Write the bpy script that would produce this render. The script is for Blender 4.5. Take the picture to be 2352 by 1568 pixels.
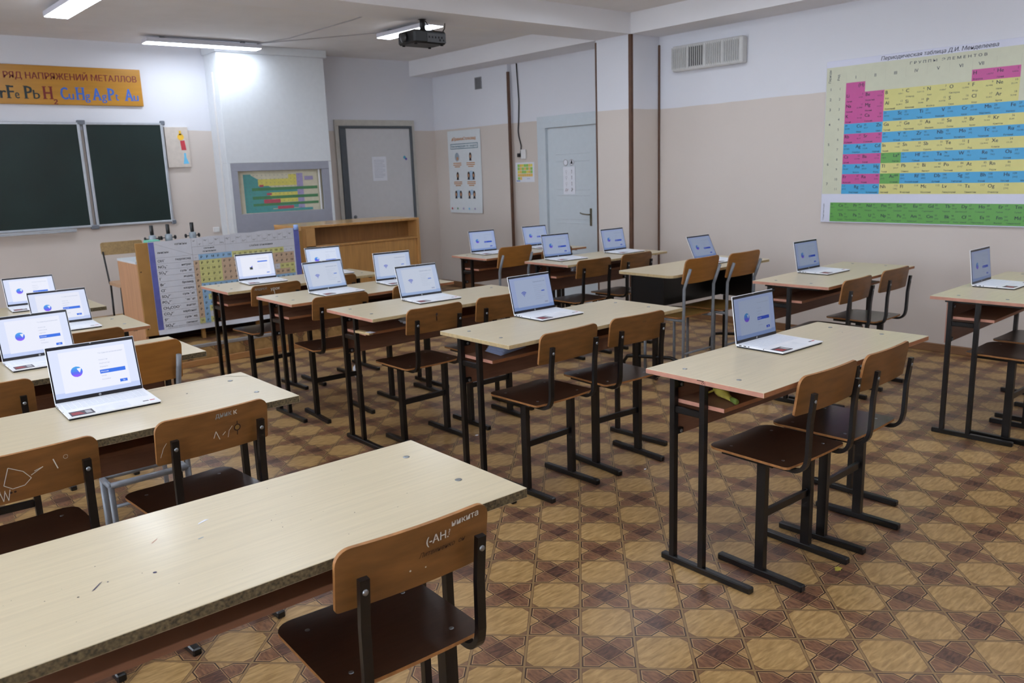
import bpy, math, random
from mathutils import Vector, Matrix
random.seed(7)
for o in list(bpy.data.objects): bpy.data.objects.remove(o)
SC = bpy.context.scene
COL = SC.collection
PI = math.pi
# ------------------------------------------------------------------ camera
F_PX, YAW, PITCH, ROLL, CZ = 1876.5248, 0.6991, 0.2086, -0.0360, 1.5036
fw = Vector((math.sin(YAW)*math.cos(PITCH), math.cos(YAW)*math.cos(PITCH), -math.sin(PITCH)))
rt = Vector((math.cos(YAW), -math.sin(YAW), 0)); up = rt.cross(fw)
r2 = rt*math.cos(ROLL)+up*math.sin(ROLL); u2 = -rt*math.sin(ROLL)+up*math.cos(ROLL)
cd = bpy.data.cameras.new('camera'); cam = bpy.data.objects.new('camera', cd); COL.objects.link(cam)
m = Matrix.Identity(4)
for i in range(3):
    m[i][0] = r2[i]; m[i][1] = u2[i]; m[i][2] = -fw[i]
m[2][3] = CZ
cam.matrix_world = m
cd.sensor_width = 36; cd.lens = F_PX/2352*36; cd.clip_start = .05; cd.clip_end = 100
cd.dof.use_dof = True; cd.dof.focus_distance = 2.5; cd.dof.aperture_fstop = 6.3
SC.camera = cam
# ------------------------------------------------------------------ world, light levels, exposure
LAMP = 8.0
SKY = 3.0
EXPO = 1.73; EXPF = 2**EXPO
w = bpy.data.worlds.new('world'); SC.world = w; w.use_nodes = True
w.node_tree.nodes['Background'].inputs[0].default_value = (.80, .88, 1, 1)
w.node_tree.nodes['Background'].inputs[1].default_value = SKY
vs = SC.view_settings
vs.view_transform = 'Standard'; vs.look = 'None'; vs.gamma = 1; vs.use_curve_mapping = False
vs.exposure = EXPO
SC.cycles.use_denoising = True
SC.cycles.max_bounces = 8; SC.cycles.diffuse_bounces = 5; SC.cycles.glossy_bounces = 3
SC.cycles.sample_clamp_indirect = 6
# ------------------------------------------------------------------ materials
def lin(c):
    c = c/255.
    return c/12.92 if c <= .04045 else ((c+.055)/1.055)**2.4
def C3(r, g, b): return (lin(r), lin(g), lin(b), 1)
MATS = {}
def nodes(name):
    mt = bpy.data.materials.new(name); mt.use_nodes = True
    nt = mt.node_tree; b = nt.nodes['Principled BSDF']
    return mt, nt, b
def mat(name, rgb, rough=.6, metal=0, var=.06, scale=20, stretch=(1,1,1), bump=0, coat=0, spec=.5):
    if name in MATS: return MATS[name]
    mt, nt, b = nodes(name); c = C3(*rgb)
    tc = nt.nodes.new('ShaderNodeTexCoord'); mp = nt.nodes.new('ShaderNodeMapping'); nz = nt.nodes.new('ShaderNodeTexNoise')
    mp.inputs['Scale'].default_value = stretch; nz.inputs['Scale'].default_value = scale; nz.inputs['Detail'].default_value = 3
    oi = nt.nodes.new('ShaderNodeObjectInfo'); ad = nt.nodes.new('ShaderNodeVectorMath'); ad.operation = 'ADD'
    sc = nt.nodes.new('ShaderNodeMath'); sc.operation = 'MULTIPLY'; sc.inputs[1].default_value = 13.7
    nt.links.new(oi.outputs['Random'], sc.inputs[0]); nt.links.new(tc.outputs['Object'], ad.inputs[0]); nt.links.new(sc.outputs[0], ad.inputs[1])
    nt.links.new(ad.outputs[0], mp.inputs['Vector']); nt.links.new(mp.outputs[0], nz.inputs['Vector'])
    rp = nt.nodes.new('ShaderNodeValToRGB')
    rp.color_ramp.elements[0].position = .3; rp.color_ramp.elements[1].position = .7
    rp.color_ramp.elements[0].color = tuple(x*(1-var) for x in c[:3])+(1,)
    rp.color_ramp.elements[1].color = tuple(min(1, x*(1+var)) for x in c[:3])+(1,)
    nt.links.new(nz.outputs['Fac'], rp.inputs[0]); nt.links.new(rp.outputs[0], b.inputs['Base Color'])
    b.inputs['Roughness'].default_value = rough; b.inputs['Metallic'].default_value = metal
    b.inputs['Coat Weight'].default_value = coat; b.inputs['Coat Roughness'].default_value = .15
    b.inputs['Specular IOR Level'].default_value = spec
    if bump:
        bp = nt.nodes.new('ShaderNodeBump'); bp.inputs['Strength'].default_value = bump; bp.inputs['Distance'].default_value = .002
        nt.links.new(nz.outputs['Fac'], bp.inputs['Height']); nt.links.new(bp.outputs[0], b.inputs['Normal'])
    MATS[name] = mt; return mt
def emit(name, rgb, strength, sampled=False):
    if name in MATS: return MATS[name]
    mt, nt, b = nodes(name); c = C3(*rgb)
    b.inputs['Base Color'].default_value = (.01, .01, .012, 1); b.inputs['Roughness'].default_value = .35; b.inputs['Specular IOR Level'].default_value = .2
    tc = nt.nodes.new('ShaderNodeTexCoord'); nz = nt.nodes.new('ShaderNodeTexNoise'); nz.inputs['Scale'].default_value = 6
    rp = nt.nodes.new('ShaderNodeValToRGB'); nt.links.new(tc.outputs['Object'], nz.inputs['Vector']); nt.links.new(nz.outputs['Fac'], rp.inputs[0])
    rp.color_ramp.elements[0].color = tuple(x*.99 for x in c[:3])+(1,); rp.color_ramp.elements[1].color = c
    nt.links.new(rp.outputs[0], b.inputs['Emission Color']); b.inputs['Emission Strength'].default_value = strength
    if not sampled: mt.cycles.emission_sampling = 'NONE'
    MATS[name] = mt; return mt

M_BLACK = mat('black_painted_steel', (13, 13, 15), .3, .0, .25, 30, bump=.15, spec=.5)
M_GREYM = mat('grey_painted_tube', (134, 139, 146), .35, .1, .12, 30)
M_BOLT = mat('zinc_bolt', (150, 155, 160), .3, .9)
M_TOP = mat('birch_laminate', (203, 189, 158), .33, 0, .055, 9, (.6, 14, 1), coat=.15)
M_PINK = mat('pink_edge_band', (190, 135, 115), .55, 0, .08, 30)
M_EDGEBR = mat('brown_edge_band', (160, 105, 68), .5, 0, .1, 30)
M_EDGELT = mat('pale_edge_band', (182, 160, 118), .55, 0, .12, 60)
M_CHIP = mat('raw_chipboard_edge', (92, 80, 56), .9, 0, .6, 150, bump=.8)
M_LOWWOOD = mat('brown_laminate', (128, 88, 66), .5, 0, .1, 10, (1, 1, 8))
M_SEAT = mat('dark_lacquered_plywood', (60, 39, 27), .32, 0, .18, 14, (1, 6, 1), coat=.2)
M_SEATLT = mat('worn_ochre_plywood', (140, 108, 55), .4, 0, .15, 14, (1, 6, 1))
M_BACK = mat('lacquered_plywood', (120, 80, 40), .4, 0, .2, 9, (1, 1, 5), coat=.12)
M_BACKLT = mat('light_lacquered_plywood', (156, 104, 46), .4, 0, .12, 9, (1, 1, 5), coat=.1)
M_PLYEDGE = mat('plywood_edge', (158, 108, 60), .6, 0, .2, 60)
M_WHITEP = mat('white_laptop_plastic', (236, 238, 244), .35, 0, .01)
M_KEY = mat('white_keycap', (226, 230, 238), .5, 0, .01)
M_RUBBER = mat('dark_rubber', (22, 22, 25), .8)
M_BEZEL = mat('black_bezel', (18, 17, 26), .3)
M_STK = mat('dark_sticker', (48, 40, 52), .4)
M_RED = mat('red_print', (190, 50, 45), .5)
M_LGREY = mat('light_grey_plastic', (178, 180, 184), .5)
M_WHITEPNT = mat('white_paint', (222, 221, 220), .6, var=.02)
M_CEIL = mat('ceiling_whitewash', (232, 230, 230), .9, var=.03, scale=3)
M_WINT = mat('window_frame_white', (225, 225, 225), .5)
M_PAPER = mat('white_paper', (226, 228, 236), .7, var=.02)
M_INK = mat('black_ink', (34, 34, 40), .7)
M_CHALK = mat('pale_scratch', (205, 200, 190), .9)
M_DARKMARK = mat('dark_burn_mark', (52, 28, 16), .8)

# ------------------------------------------------------------------ mesh helpers
class MB:
    def __init__(s): s.v = []; s.f = []; s.mi = []; s.sm = []; s.mats = []
    def slot(s, mt):
        if mt not in s.mats: s.mats.append(mt)
        return s.mats.index(mt)
    def add(s, vs, fs, mt, smooth=False, M=None):
        o = len(s.v); k = s.slot(mt)
        s.v += [tuple(M @ Vector(p)) if M is not None else tuple(p) for p in vs]
        for f in fs:
            s.f.append(tuple(o+i for i in f)); s.mi.append(k); s.sm.append(smooth)
        return s
    def box(s, x0, x1, y0, y1, z0, z1, mt, b=0, M=None, top=None, ends=None, long_=None):
        # chamfered box; top / ends (x faces) / long_ (y faces) may carry other materials
        if x1 < x0: x0, x1 = x1, x0
        if y1 < y0: y0, y1 = y1, y0
        if z1 < z0: z0, z1 = z1, z0
        b = min(b, (x1-x0)/2.01, (y1-y0)/2.01, (z1-z0)/2.01)
        P = []; idx = {}
        def vid(p):
            if p not in idx: idx[p] = len(P); P.append(p)
            return idx[p]
        X = (x0, x1); Y = (y0, y1); Z = (z0, z1)
        sg = (1, -1)
        def c(i, j, k, ax):
            p = [X[i], Y[j], Z[k]]; q = (i, j, k)
            for a in range(3):
                if a != ax: p[a] += sg[q[a]]*b
            return vid(tuple(p))
        F = []
        for ax in range(3):
            for sd in (0, 1):
                o = [a for a in range(3) if a != ax]
                r = []
                for (a, d) in ((0, 0), (1, 0), (1, 1), (0, 1)):
                    q = [0, 0, 0]; q[ax] = sd; q[o[0]] = a; q[o[1]] = d
                    r.append(c(*q, ax))
                flip = (sd == 0) != (ax == 1)
                if flip: r.reverse()
                mm = mt
                if ax == 2 and sd == 1 and top: mm = top
                if ax == 0 and ends: mm = ends
                if ax == 1 and long_: mm = long_
                F.append((tuple(r), mm))
        if b > 0:
            for ax in range(3):
                o = [a for a in range(3) if a != ax]
                for a in (0, 1):
                    for d in (0, 1):
                        q0 = [0, 0, 0]; q0[o[0]] = a; q0[o[1]] = d; q1 = list(q0); q1[ax] = 1
                        r = [c(*q0, o[0]), c(*q1, o[0]), c(*q1, o[1]), c(*q0, o[1])]
                        if (a == d) != (ax == 1): r.reverse()
                        F.append((tuple(r), mt))
            for i in (0, 1):
                for j in (0, 1):
                    for k in (0, 1):
                        r = [c(i, j, k, 0), c(i, j, k, 1), c(i, j, k, 2)]
                        if (i+j+k) % 2 == 0: r.reverse()
                        F.append((tuple(r), mt))
        for f, mm in F: s.add([P[i] for i in f], [tuple(range(len(f)))], mm, False, M)
        return s
    def tube(s, pts, r, mt, n=10, caps=True, M=None, sq=None):
        # swept tube; sq=(a,b) gives a rectangular section instead
        pts = [Vector(p) for p in pts]; V = []; N = len(pts); up0 = Vector((0, 0, 1))
        prev = None
        for i, p in enumerate(pts):
            t = (pts[min(i+1, N-1)]-pts[max(i-1, 0)]).normalized()
            if prev is None:
                a = t.cross(up0)
                if a.length < .05: a = t.cross(Vector((0, 1, 0)))
                a.normalize()
            else:
                a = prev-t*prev.dot(t); a.normalize()
            prev = a; b2 = t.cross(a)
            if sq:
                for (e, g) in ((-1, -1), (1, -1), (1, 1), (-1, 1)): V.append(p+a*e*sq[0]/2+b2*g*sq[1]/2)
            else:
                for k in range(n):
                    th = 2*PI*k/n; V.append(p+a*math.cos(th)*r+b2*math.sin(th)*r)
        if sq: n = 4
        Fc = []
        for i in range(N-1):
            for k in range(n):
                a0 = i*n+k; a1 = i*n+(k+1) % n
                Fc.append((a0, a1, a1+n, a0+n))
        if caps: Fc.append(tuple(range(n))[::-1]); Fc.append(tuple((N-1)*n+k for k in range(n)))
        return s.add(V, Fc, mt, not sq, M)
    def lathe(s, prof, mt, n=20, M=None, smooth=True):
        V = []; 
        for (r, z) in prof:
            for k in range(n): V.append((r*math.cos(2*PI*k/n), r*math.sin(2*PI*k/n), z))
        Fc = []
        for i in range(len(prof)-1):
            for k in range(n):
                a = i*n+k; b = i*n+(k+1) % n; Fc.append((a, b, b+n, a+n))
        Fc.append(tuple(range(n))[::-1]); Fc.append(tuple((len(prof)-1)*n+k for k in range(n)))
        return s.add(V, Fc, mt, smooth, M)
    def slab(s, w, d, r, t, mt, edge=None, deform=None, rc=None, nseg=6, M=None, rings=6):
        # rounded-corner sheet w x d centred at 0 in xy, thickness t below z=0, deform(x,y)->dz
        rc = rc or (r, r, r, r)  # corners: +x+y, -x+y, -x-y, +x-y
        out = []
        for q, (sx, sy) in enumerate(((1, 1), (-1, 1), (-1, -1), (1, -1))):
            rr = rc[q]; cx = sx*(w/2-rr); cy = sy*(d/2-rr)
            for k in range(nseg+1):
                th = q*PI/2+PI/2*k/nseg
                out.append((cx+rr*math.cos(th), cy+rr*math.sin(th)))
            # straight subdivision towards the next corner
            nx = [(-1, 1), (-1, -1), (1, -1), (1, 1)][q]; r3 = rc[(q+1) % 4]
            nxp = (nx[0]*(w/2-r3)+r3*math.cos((q+1)*PI/2), nx[1]*(d/2-r3)+r3*math.sin((q+1)*PI/2))
            for k in range(1, 6):
                out.append((out[-1][0]+(nxp[0]-out[-1][0])/(7-k), out[-1][1]+(nxp[1]-out[-1][1])/(7-k)))
        n = len(out); df = deform or (lambda x, y: 0)
        for side, z in ((1, 0), (-1, -t)):
            V = []; Fc = []
            for i in range(rings):
                q = 1-i/rings
                for (x, y) in out: V.append((x*q, y*q, z+df(x*q, y*q)))
            V.append((0, 0, z+df(0, 0)))
            for i in range(rings-1):
                for k in range(n):
                    a = i*n+k; b = i*n+(k+1) % n; f = (a, b, b+n, a+n); Fc.append(f if side > 0 else f[::-1])
            for k in range(n):
                a = (rings-1)*n+k; b = (rings-1)*n+(k+1) % n; f = (a, b, rings*n); Fc.append(f if side > 0 else f[::-1])
            s.add(V, Fc, mt, True, M)
        V = [(x, y, df(x, y)) for x, y in out]+[(x, y, df(x, y)-t) for x, y in out]
        s.add(V, [(k, k+n, (k+1) % n+n, (k+1) % n) for k in range(n)], edge or mt, False, M)
        return s
    def build(s, name, parent=None, loc=None):
        me = bpy.data.meshes.new(name); me.from_pydata(s.v, [], s.f)
        for mt in s.mats: me.materials.append(mt)
        me.polygons.foreach_set('material_index', s.mi); me.polygons.foreach_set('use_smooth', s.sm)
        me.update()
        o = bpy.data.objects.new(name, me); COL.objects.link(o)
        if parent is not None: o.parent = parent
        if loc: o.location = loc
        return o
def T(x=0, y=0, z=0): return Matrix.Translation((x, y, z))
def R(a, ax): return Matrix.Rotation(a, 4, ax)
def tag(o, label, cat, group=None, kind=None):
    if label: o['label'] = label
    if cat: o['category'] = cat
    if group: o['group'] = group
    if kind: o['kind'] = kind
    return o
def empty(name, loc=(0, 0, 0), rz=0):
    o = bpy.data.objects.new(name, None); COL.objects.link(o); o.location = loc; o.rotation_euler = (0, 0, rz); o.empty_display_size = .1
    return o
def struct(name, mb, parent=None):
    o = mb.build(name, parent)
    if parent is None: o['kind'] = 'structure'
    return o
def dup(o, parent=None):
    c = o.copy(); COL.objects.link(c)
    if parent is not None: c.parent = parent
    for ch in list(o.children): dup(ch, c)
    return c
# ---- printing on flat surfaces: everything is laid down in (a, b) plane units, layered outwards
_TC = {}
def glyphs(s, size, bold):
    k = (s, bold)
    if k not in _TC:
        cu = bpy.data.curves.new('t', 'FONT'); cu.body = s; cu.size = 1; cu.resolution_u = 2; cu.offset = bold
        o = bpy.data.objects.new('t', cu); COL.objects.link(o)
        bpy.context.view_layer.update()
        me = bpy.data.meshes.new_from_object(o.evaluated_get(bpy.context.evaluated_depsgraph_get()))
        V = [(p.co.x, p.co.y) for p in me.vertices]; Fc = [tuple(p.vertices) for p in me.polygons]
        _TC[k] = (V, Fc)
        bpy.data.objects.remove(o); bpy.data.curves.remove(cu); bpy.data.meshes.remove(me)
    return _TC[k]
class Print:
    def __init__(s, mb, org, A, B, eps=.0006):
        s.mb = mb; s.o = Vector(org); s.A = Vector(A); s.B = Vector(B); s.N = s.A.cross(s.B).normalized(); s.eps = eps
    def P(s, a, b, l): return s.o+s.A*a+s.B*b+s.N*s.eps*l
    def poly(s, pts, mt, l=1): s.mb.add([s.P(a, b, l) for a, b in pts], [tuple(range(len(pts)))], mt)
    def rect(s, a0, b0, a1, b1, mt, l=1): s.poly([(a0, b0), (a1, b0), (a1, b1), (a0, b1)], mt, l)
    def disc(s, a, b, r, mt, l=1, n=20, ry=None, t0=0, t1=2*PI):
        s.poly([(a+r*math.cos(t0+(t1-t0)*k/n), b+(ry or r)*math.sin(t0+(t1-t0)*k/n)) for k in range(n)], mt, l)
    def line(s, pts, wd, mt, l=1):
        for (a, b), (c, d) in zip(pts[:-1], pts[1:]):
            L = math.hypot(c-a, d-b) or 1e-6; nx, ny = -(d-b)/L*wd/2, (c-a)/L*wd/2
            s.poly([(a-nx, b-ny), (c-nx, d-ny), (c+nx, d+ny), (a+nx, b+ny)], mt, l)
    def arc(s, a, b, r, t0, t1, wd, mt, l=1, n=12):
        s.line([(a+r*math.cos(t0+(t1-t0)*k/n), b+r*math.sin(t0+(t1-t0)*k/n)) for k in range(n+1)], wd, mt, l)
    def text(s, t, a, b, size, mt, l=2, align='l', bold=0, sx=1, rot=0, shear=0, fit=None):
        if bold >= .015:
            for q in (-1, 0, 1): s.text(t, a+q*bold*size*.7*math.cos(rot), b+q*bold*size*.7*math.sin(rot), size, mt, l+.07*q, align, 0, sx, rot, shear, fit)
            return
        V, Fc = glyphs(t, 1, bold)
        if not V: return
        x0 = min(v[0] for v in V); x1 = max(v[0] for v in V); wd = (x1-x0)
        if fit: sx = fit/(wd*size)
        off = {'l': -x0, 'c': -(x0+x1)/2, 'r': -x1}[align]
        c, sn = math.cos(rot), math.sin(rot); Q = []
        for x, y in V:
            X = (x+off+shear*y)*size*sx; Y = y*size
            Q.append(s.P(a+X*c-Y*sn, b+X*sn+Y*c, l))
        s.mb.add(Q, Fc, mt)
# ------------------------------------------------------------------ room dimensions
XL, XR, XS, YB, YF = -2.3, 6.48, 6.42, -2.4, 9.05
XP, YP0, YP1, ZB, ZC = 6.07, 5.35, 5.80, 2.685, 2.87
YPOD, ZPOD, XPOD = 6.713, .17, 4.95
# wall: white above 2.02 m, beige oil paint below
def wall_mat():
    mt, nt, b = nodes('wall_paint'); N = nt.nodes; L = nt.links
    g = N.new('ShaderNodeNewGeometry'); sp = N.new('ShaderNodeSeparateXYZ'); L.new(g.outputs['Position'], sp.inputs[0])
    nz = N.new('ShaderNodeTexNoise'); nz.inputs['Scale'].default_value = 1.6; nz.inputs['Detail'].default_value = 2; L.new(g.outputs['Position'], nz.inputs['Vector'])
    a = N.new('ShaderNodeMath'); a.operation = 'MULTIPLY_ADD'; a.inputs[1].default_value = .03; L.new(nz.outputs['Fac'], a.inputs[0]); L.new(sp.outputs['Z'], a.inputs[2])
    gt = N.new('ShaderNodeMath'); gt.operation = 'GREATER_THAN'; gt.inputs[1].default_value = 2.035; L.new(a.outputs[0], gt.inputs[0])
    n2 = N.new('ShaderNodeTexNoise'); n2.inputs['Scale'].default_value = 1.2; n2.inputs['Detail'].default_value = 4; L.new(g.outputs['Position'], n2.inputs['Vector'])
    r = N.new('ShaderNodeValToRGB'); r.color_ramp.elements[0].color = C3(205, 194, 186); r.color_ramp.elements[1].color = C3(214, 204, 196)
    L.new(n2.outputs['Fac'], r.inputs[0])
    r2_ = N.new('ShaderNodeValToRGB'); r2_.color_ramp.elements[0].color = C3(216, 217, 224); r2_.color_ramp.elements[1].color = C3(226, 227, 233)
    L.new(n2.outputs['Fac'], r2_.inputs[0])
    mx = N.new('ShaderNodeMix'); mx.data_type = 'RGBA'; L.new(gt.outputs[0], mx.inputs[0]); L.new(r.outputs[0], mx.inputs[6]); L.new(r2_.outputs[0], mx.inputs[7])
    L.new(mx.outputs[2], b.inputs['Base Color'])
    rr = N.new('ShaderNodeMath'); rr.operation = 'MULTIPLY_ADD'; rr.inputs[1].default_value = .35; rr.inputs[2].default_value = .5; L.new(gt.outputs[0], rr.inputs[0]); L.new(rr.outputs[0], b.inputs['Roughness'])
    n3 = N.new('ShaderNodeTexNoise'); n3.inputs['Scale'].default_value = 9; L.new(g.outputs['Position'], n3.inputs['Vector'])
    bp = N.new('ShaderNodeBump'); bp.inputs['Strength'].default_value = .25; bp.inputs['Distance'].default_value = .004; L.new(n3.outputs['Fac'], bp.inputs['Height']); L.new(bp.outputs[0], b.inputs['Normal'])
    return mt
M_WALL = wall_mat()
def floor_mat():
    mt, nt, b = nodes('patterned_linoleum'); N = nt.nodes; L = nt.links
    def mth(op, a, c=None, d=None):
        n = N.new('ShaderNodeMath'); n.operation = op
        for i, x in enumerate((a, c, d)):
            if x is None: continue
            if isinstance(x, (int, float)): n.inputs[i].default_value = x
            else: L.new(x, n.inputs[i])
        return n.outputs[0]
    g = N.new('ShaderNodeNewGeometry'); sp = N.new('ShaderNodeSeparateXYZ'); L.new(g.outputs['Position'], sp.inputs[0])
    a = .2455
    def fold(v, o): return mth('ABSOLUTE', mth('MULTIPLY', mth('SUBTRACT', mth('FRACT', mth('ADD', mth('DIVIDE', mth('SUBTRACT', v, o), a), .5)), .5), a))
    yy = mth('SUBTRACT', sp.outputs['Y'], sp.outputs['Z'])
    px = fold(sp.outputs['X'], 2.436); py = fold(yy, 1.113)
    mx_ = mth('MAXIMUM', px, py); mn = mth('MINIMUM', px, py); sm = mth('ADD', px, py)
    qx = mth('SUBTRACT', a/2, px); qy = mth('SUBTRACT', a/2, py); qm = mth('MAXIMUM', qx, qy); qs = mth('ADD', qx, qy)
    # wood streaks
    def streak(sx, sy, sc, c0, c1):
        mp = N.new('ShaderNodeMapping'); mp.inputs['Scale'].default_value = (sx, sy, 1); mp.inputs['Rotation'].default_value = (0, 0, .35); L.new(g.outputs['Position'], mp.inputs[0])
        nz = N.new('ShaderNodeTexNoise'); nz.inputs['Scale'].default_value = sc; nz.inputs['Detail'].default_value = 5; nz.inputs['Distortion'].default_value = .6; L.new(mp.outputs[0], nz.inputs['Vector'])
        r = N.new('ShaderNodeValToRGB'); r.color_ramp.elements[0].position = .3; r.color_ramp.elements[1].position = .72
        r.color_ramp.elements[0].color = C3(*c0); r.color_ramp.elements[1].color = C3(*c1); L.new(nz.outputs['Fac'], r.inputs[0]); return r.outputs[0]
    tan = streak(1, 5, 16, (150, 116, 68), (194, 158, 104))
    mid = streak(5, 1, 18, (148, 114, 70), (186, 150, 100))
    brn = streak(4, 1, 26, (94, 62, 46), (144, 100, 70))
    drk = streak(1, 3, 30, (42, 24, 24), (112, 72, 54))
    def rgb(c):
        n = N.new('ShaderNodeRGB'); n.outputs[0].default_value = C3(*c); return n.outputs[0]
    def mix(f, A, B):
        n = N.new('ShaderNodeMix'); n.data_type = 'RGBA'; L.new(f, n.inputs[0]); L.new(A, n.inputs[6]); L.new(B, n.inputs[7]); return n.outputs[2]
    def lt(v, t): return mth('LESS_THAN', v, t)
    def AND(*v):
        r = v[0]
        for k in v[1:]: r = mth('MULTIPLY', r, k)
        return r
    def band(v, c, wd): return lt(mth('ABSOLUTE', mth('SUBTRACT', v, c)), wd)
    col = mid
    # brown triangles outside the diamond, beside the octagon
    tri = streak(3, 1, 24, (104, 74, 52), (138, 102, 72))
    col = mix(mth('GREATER_THAN', sm, a/2), col, tri)
    R_ = .100
    octo = AND(lt(qm, R_), lt(qs, a/2-.002))
    col = mix(octo, col, tan)
    col = mix(AND(band(qm, R_+.001, .0025), lt(qs, a/2)), col, rgb((118, 88, 56)))
    col = mix(AND(band(sm, a/2, .0055)), col, rgb((142, 114, 74)))
    col = mix(AND(band(sm, a/2+.006, .0012)), col, rgb((98, 66, 44)))
    col = mix(AND(band(sm, a/2-.006, .0012)), col, rgb((104, 72, 48)))
    # petals: elongated hexagons along both axes
    wP = .037; Tp = .111
    pet = AND(lt(mn, wP), lt(sm, Tp+.006))
    # dark brown printed outline around each petal
    col = mix(pet, col, rgb((52, 30, 24)))
    pin = AND(lt(mn, wP-.0045), lt(sm, Tp-.0005)); col = mix(pin, col, rgb((182, 148, 102)))
    pin2 = AND(lt(mn, wP-.0068), lt(sm, Tp-.0038)); col = mix(pin2, col, brn)
    # square centre with its own thin frame
    sq = lt(mx_, wP+.003); col = mix(sq, col, rgb((66, 40, 30)))
    col = mix(lt(mx_, wP), col, rgb((170, 136, 92)))
    col = mix(lt(mx_, wP-.002), col, drk)
    # wear
    nz = N.new('ShaderNodeTexNoise'); nz.inputs['Scale'].default_value = 2.2; nz.inputs['Detail'].default_value = 6; L.new(g.outputs['Position'], nz.inputs['Vector'])
    wr = N.new('ShaderNodeValToRGB'); wr.color_ramp.elements[0].color = (0, 0, 0, 1); wr.color_ramp.elements[1].color = (.2, .2, .2, 1); L.new(nz.outputs['Fac'], wr.inputs[0])
    n = N.new('ShaderNodeMix'); n.data_type = 'RGBA'; L.new(wr.outputs[0], n.inputs[0]); L.new(col, n.inputs[6]); n.inputs[7].default_value = C3(140, 112, 86); col = n.outputs[2]
    L.new(col, b.inputs['Base Color'])
    rg = mth('MULTIPLY_ADD', nz.outputs['Fac'], .25, .26); L.new(rg, b.inputs['Roughness'])
    b.inputs['Specular IOR Level'].default_value = .45
    return mt
M_FLOOR = floor_mat()
M_BROWN = mat('brown_painted_trim', (92, 62, 44), .55, var=.15)
M_BASEB = mat('brown_baseboard', (128, 92, 62), .5, var=.12, stretch=(1, 1, 8))
# ---- shell
struct('floor', MB().box(XL-.2, XR+.2, YB-.2, YF+.2, -.1, 0, M_FLOOR))
struct('ceiling', MB().box(XL-.2, XR+.2, YB-.2, YF+.2, ZC, ZC+.12, M_CEIL))
struct('wall_front', MB().box(XL-.2, XR+.2, YF, YF+.2, 0, ZC, M_WALL))
struct('wall_back', MB().box(XL-.2, XR+.2, YB-.2, YB, 0, ZC, M_WALL))
# left wall with three unseen windows, added to brighten the room with daylight
mb = MB(); wy = [(-1.6, .6), (1.6, 3.8), (5.0, 7.2)]
ys = [YB]+[v for p in wy for v in p]+[YF]
for i in range(0, len(ys), 2): mb.box(XL-.2, XL, ys[i], ys[i+1], 0, ZC, M_WALL)
for a, c in wy: mb.box(XL-.2, XL, a, c, 0, .85, M_WALL); mb.box(XL-.2, XL, a, c, 2.55, ZC, M_WALL)
struct('wall_left', mb)
M_GLASS, nt, b = nodes('window_glass'); b.inputs['Transmission Weight'].default_value = 1; b.inputs['Roughness'].default_value = 0; b.inputs['IOR'].default_value = 1.02
for k, (a, c) in enumerate(wy):
    mb = MB(); X0 = XL-.14; X1 = XL-.08
    for q in (a, (a+c)/2-.03, c-.06): mb.box(X0, X1, q, q+.06, .85, 2.55, M_WINT, .004)
    for q in (.85, 2.49): mb.box(X0, X1, a, c, q, q+.06, M_WINT, .004)
    wo = struct('window_%d' % (k+1), mb)  # added window out of view, a source of fill daylight
    MB().box(XL-.115, XL-.111, a+.05, c-.05, .9, 2.5, M_GLASS).build('glass', wo)
# right wall: a thicker length near the front, then the plain wall
struct('wall_right', MB().box(XR, XR+.2, YB-.2, YF+.2, 0, ZC, M_WALL).box(XS, XR, 7.55, YF, 0, ZC, M_WALL))
struct('pillar_right', MB().box(XP, XR, YP0, YP1, 0, ZB+.01, M_WALL))
# beams under the ceiling
M_BEAM = mat('beam_whitewash', (230, 229, 232), .9, var=.02, scale=2)
struct('ceiling_beam_side', MB().box(XP, XR, YB, YP0, ZB, ZC, M_BEAM, 0).box(XP, XR, YP1, YF, ZB, ZC, M_BEAM, 0))
struct('ceiling_beam_cross', MB().box(XL, XR, YP0, YP1, ZB, ZC, M_BEAM, 0))
# brown corner strips
struct('trim_1', MB().box(XP-.006, XP+.028, YP0-.006, YP0+.028, 0, ZB, M_BROWN, .003))
struct('trim_2', MB().box(XP-.006, XP+.016, YP1-.012, YP1+.008, 0, ZB-.02, M_BROWN, .003))
struct('trim_3', MB().box(XR-.018, XR, YP0-.016, YP0, 0, 2.61, M_BROWN, .003))
struct('trim_4', MB().box(XS-.008, XS+.022, 7.53, 7.56, 0, 2.60, M_BROWN, .003))
struct('baseboard_right', MB().box(XR-.018, XR, YB, YP0, 0, .065, M_BASEB, .004).box(XR-.018, XR, YP1, 6.12, 0, .065, M_BASEB, .004).box(XR-.018, XR, 7.10, 7.53, 0, .065, M_BASEB, .004).box(XS-.018, XS, 7.56, YF, 0, .065, M_BASEB, .004))
struct('baseboard_front', MB().box(4.96, XS-.02, YF-.018, YF, 0, .065, M_BASEB, .004))
# podium with a silver nosing and a wooden foot strip
M_SILV = mat('aluminium_strip', (190, 194, 200), .35, .7)
pod = struct('podium', MB().box(XL, XPOD, YPOD, YF, 0, ZPOD, M_FLOOR))
MB().box(XL, XPOD, YPOD-.006, YPOD+.03, ZPOD-.022, ZPOD+.003, M_SILV, .002).build('nosing', pod)
MB().box(XL, XPOD+.02, YPOD-.02, YPOD-.0005, 0, .052, mat('light_wood_strip', (176, 128, 80), .5, var=.12, stretch=(.5, 1, 8)), .004).build('foot_strip', pod)
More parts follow.
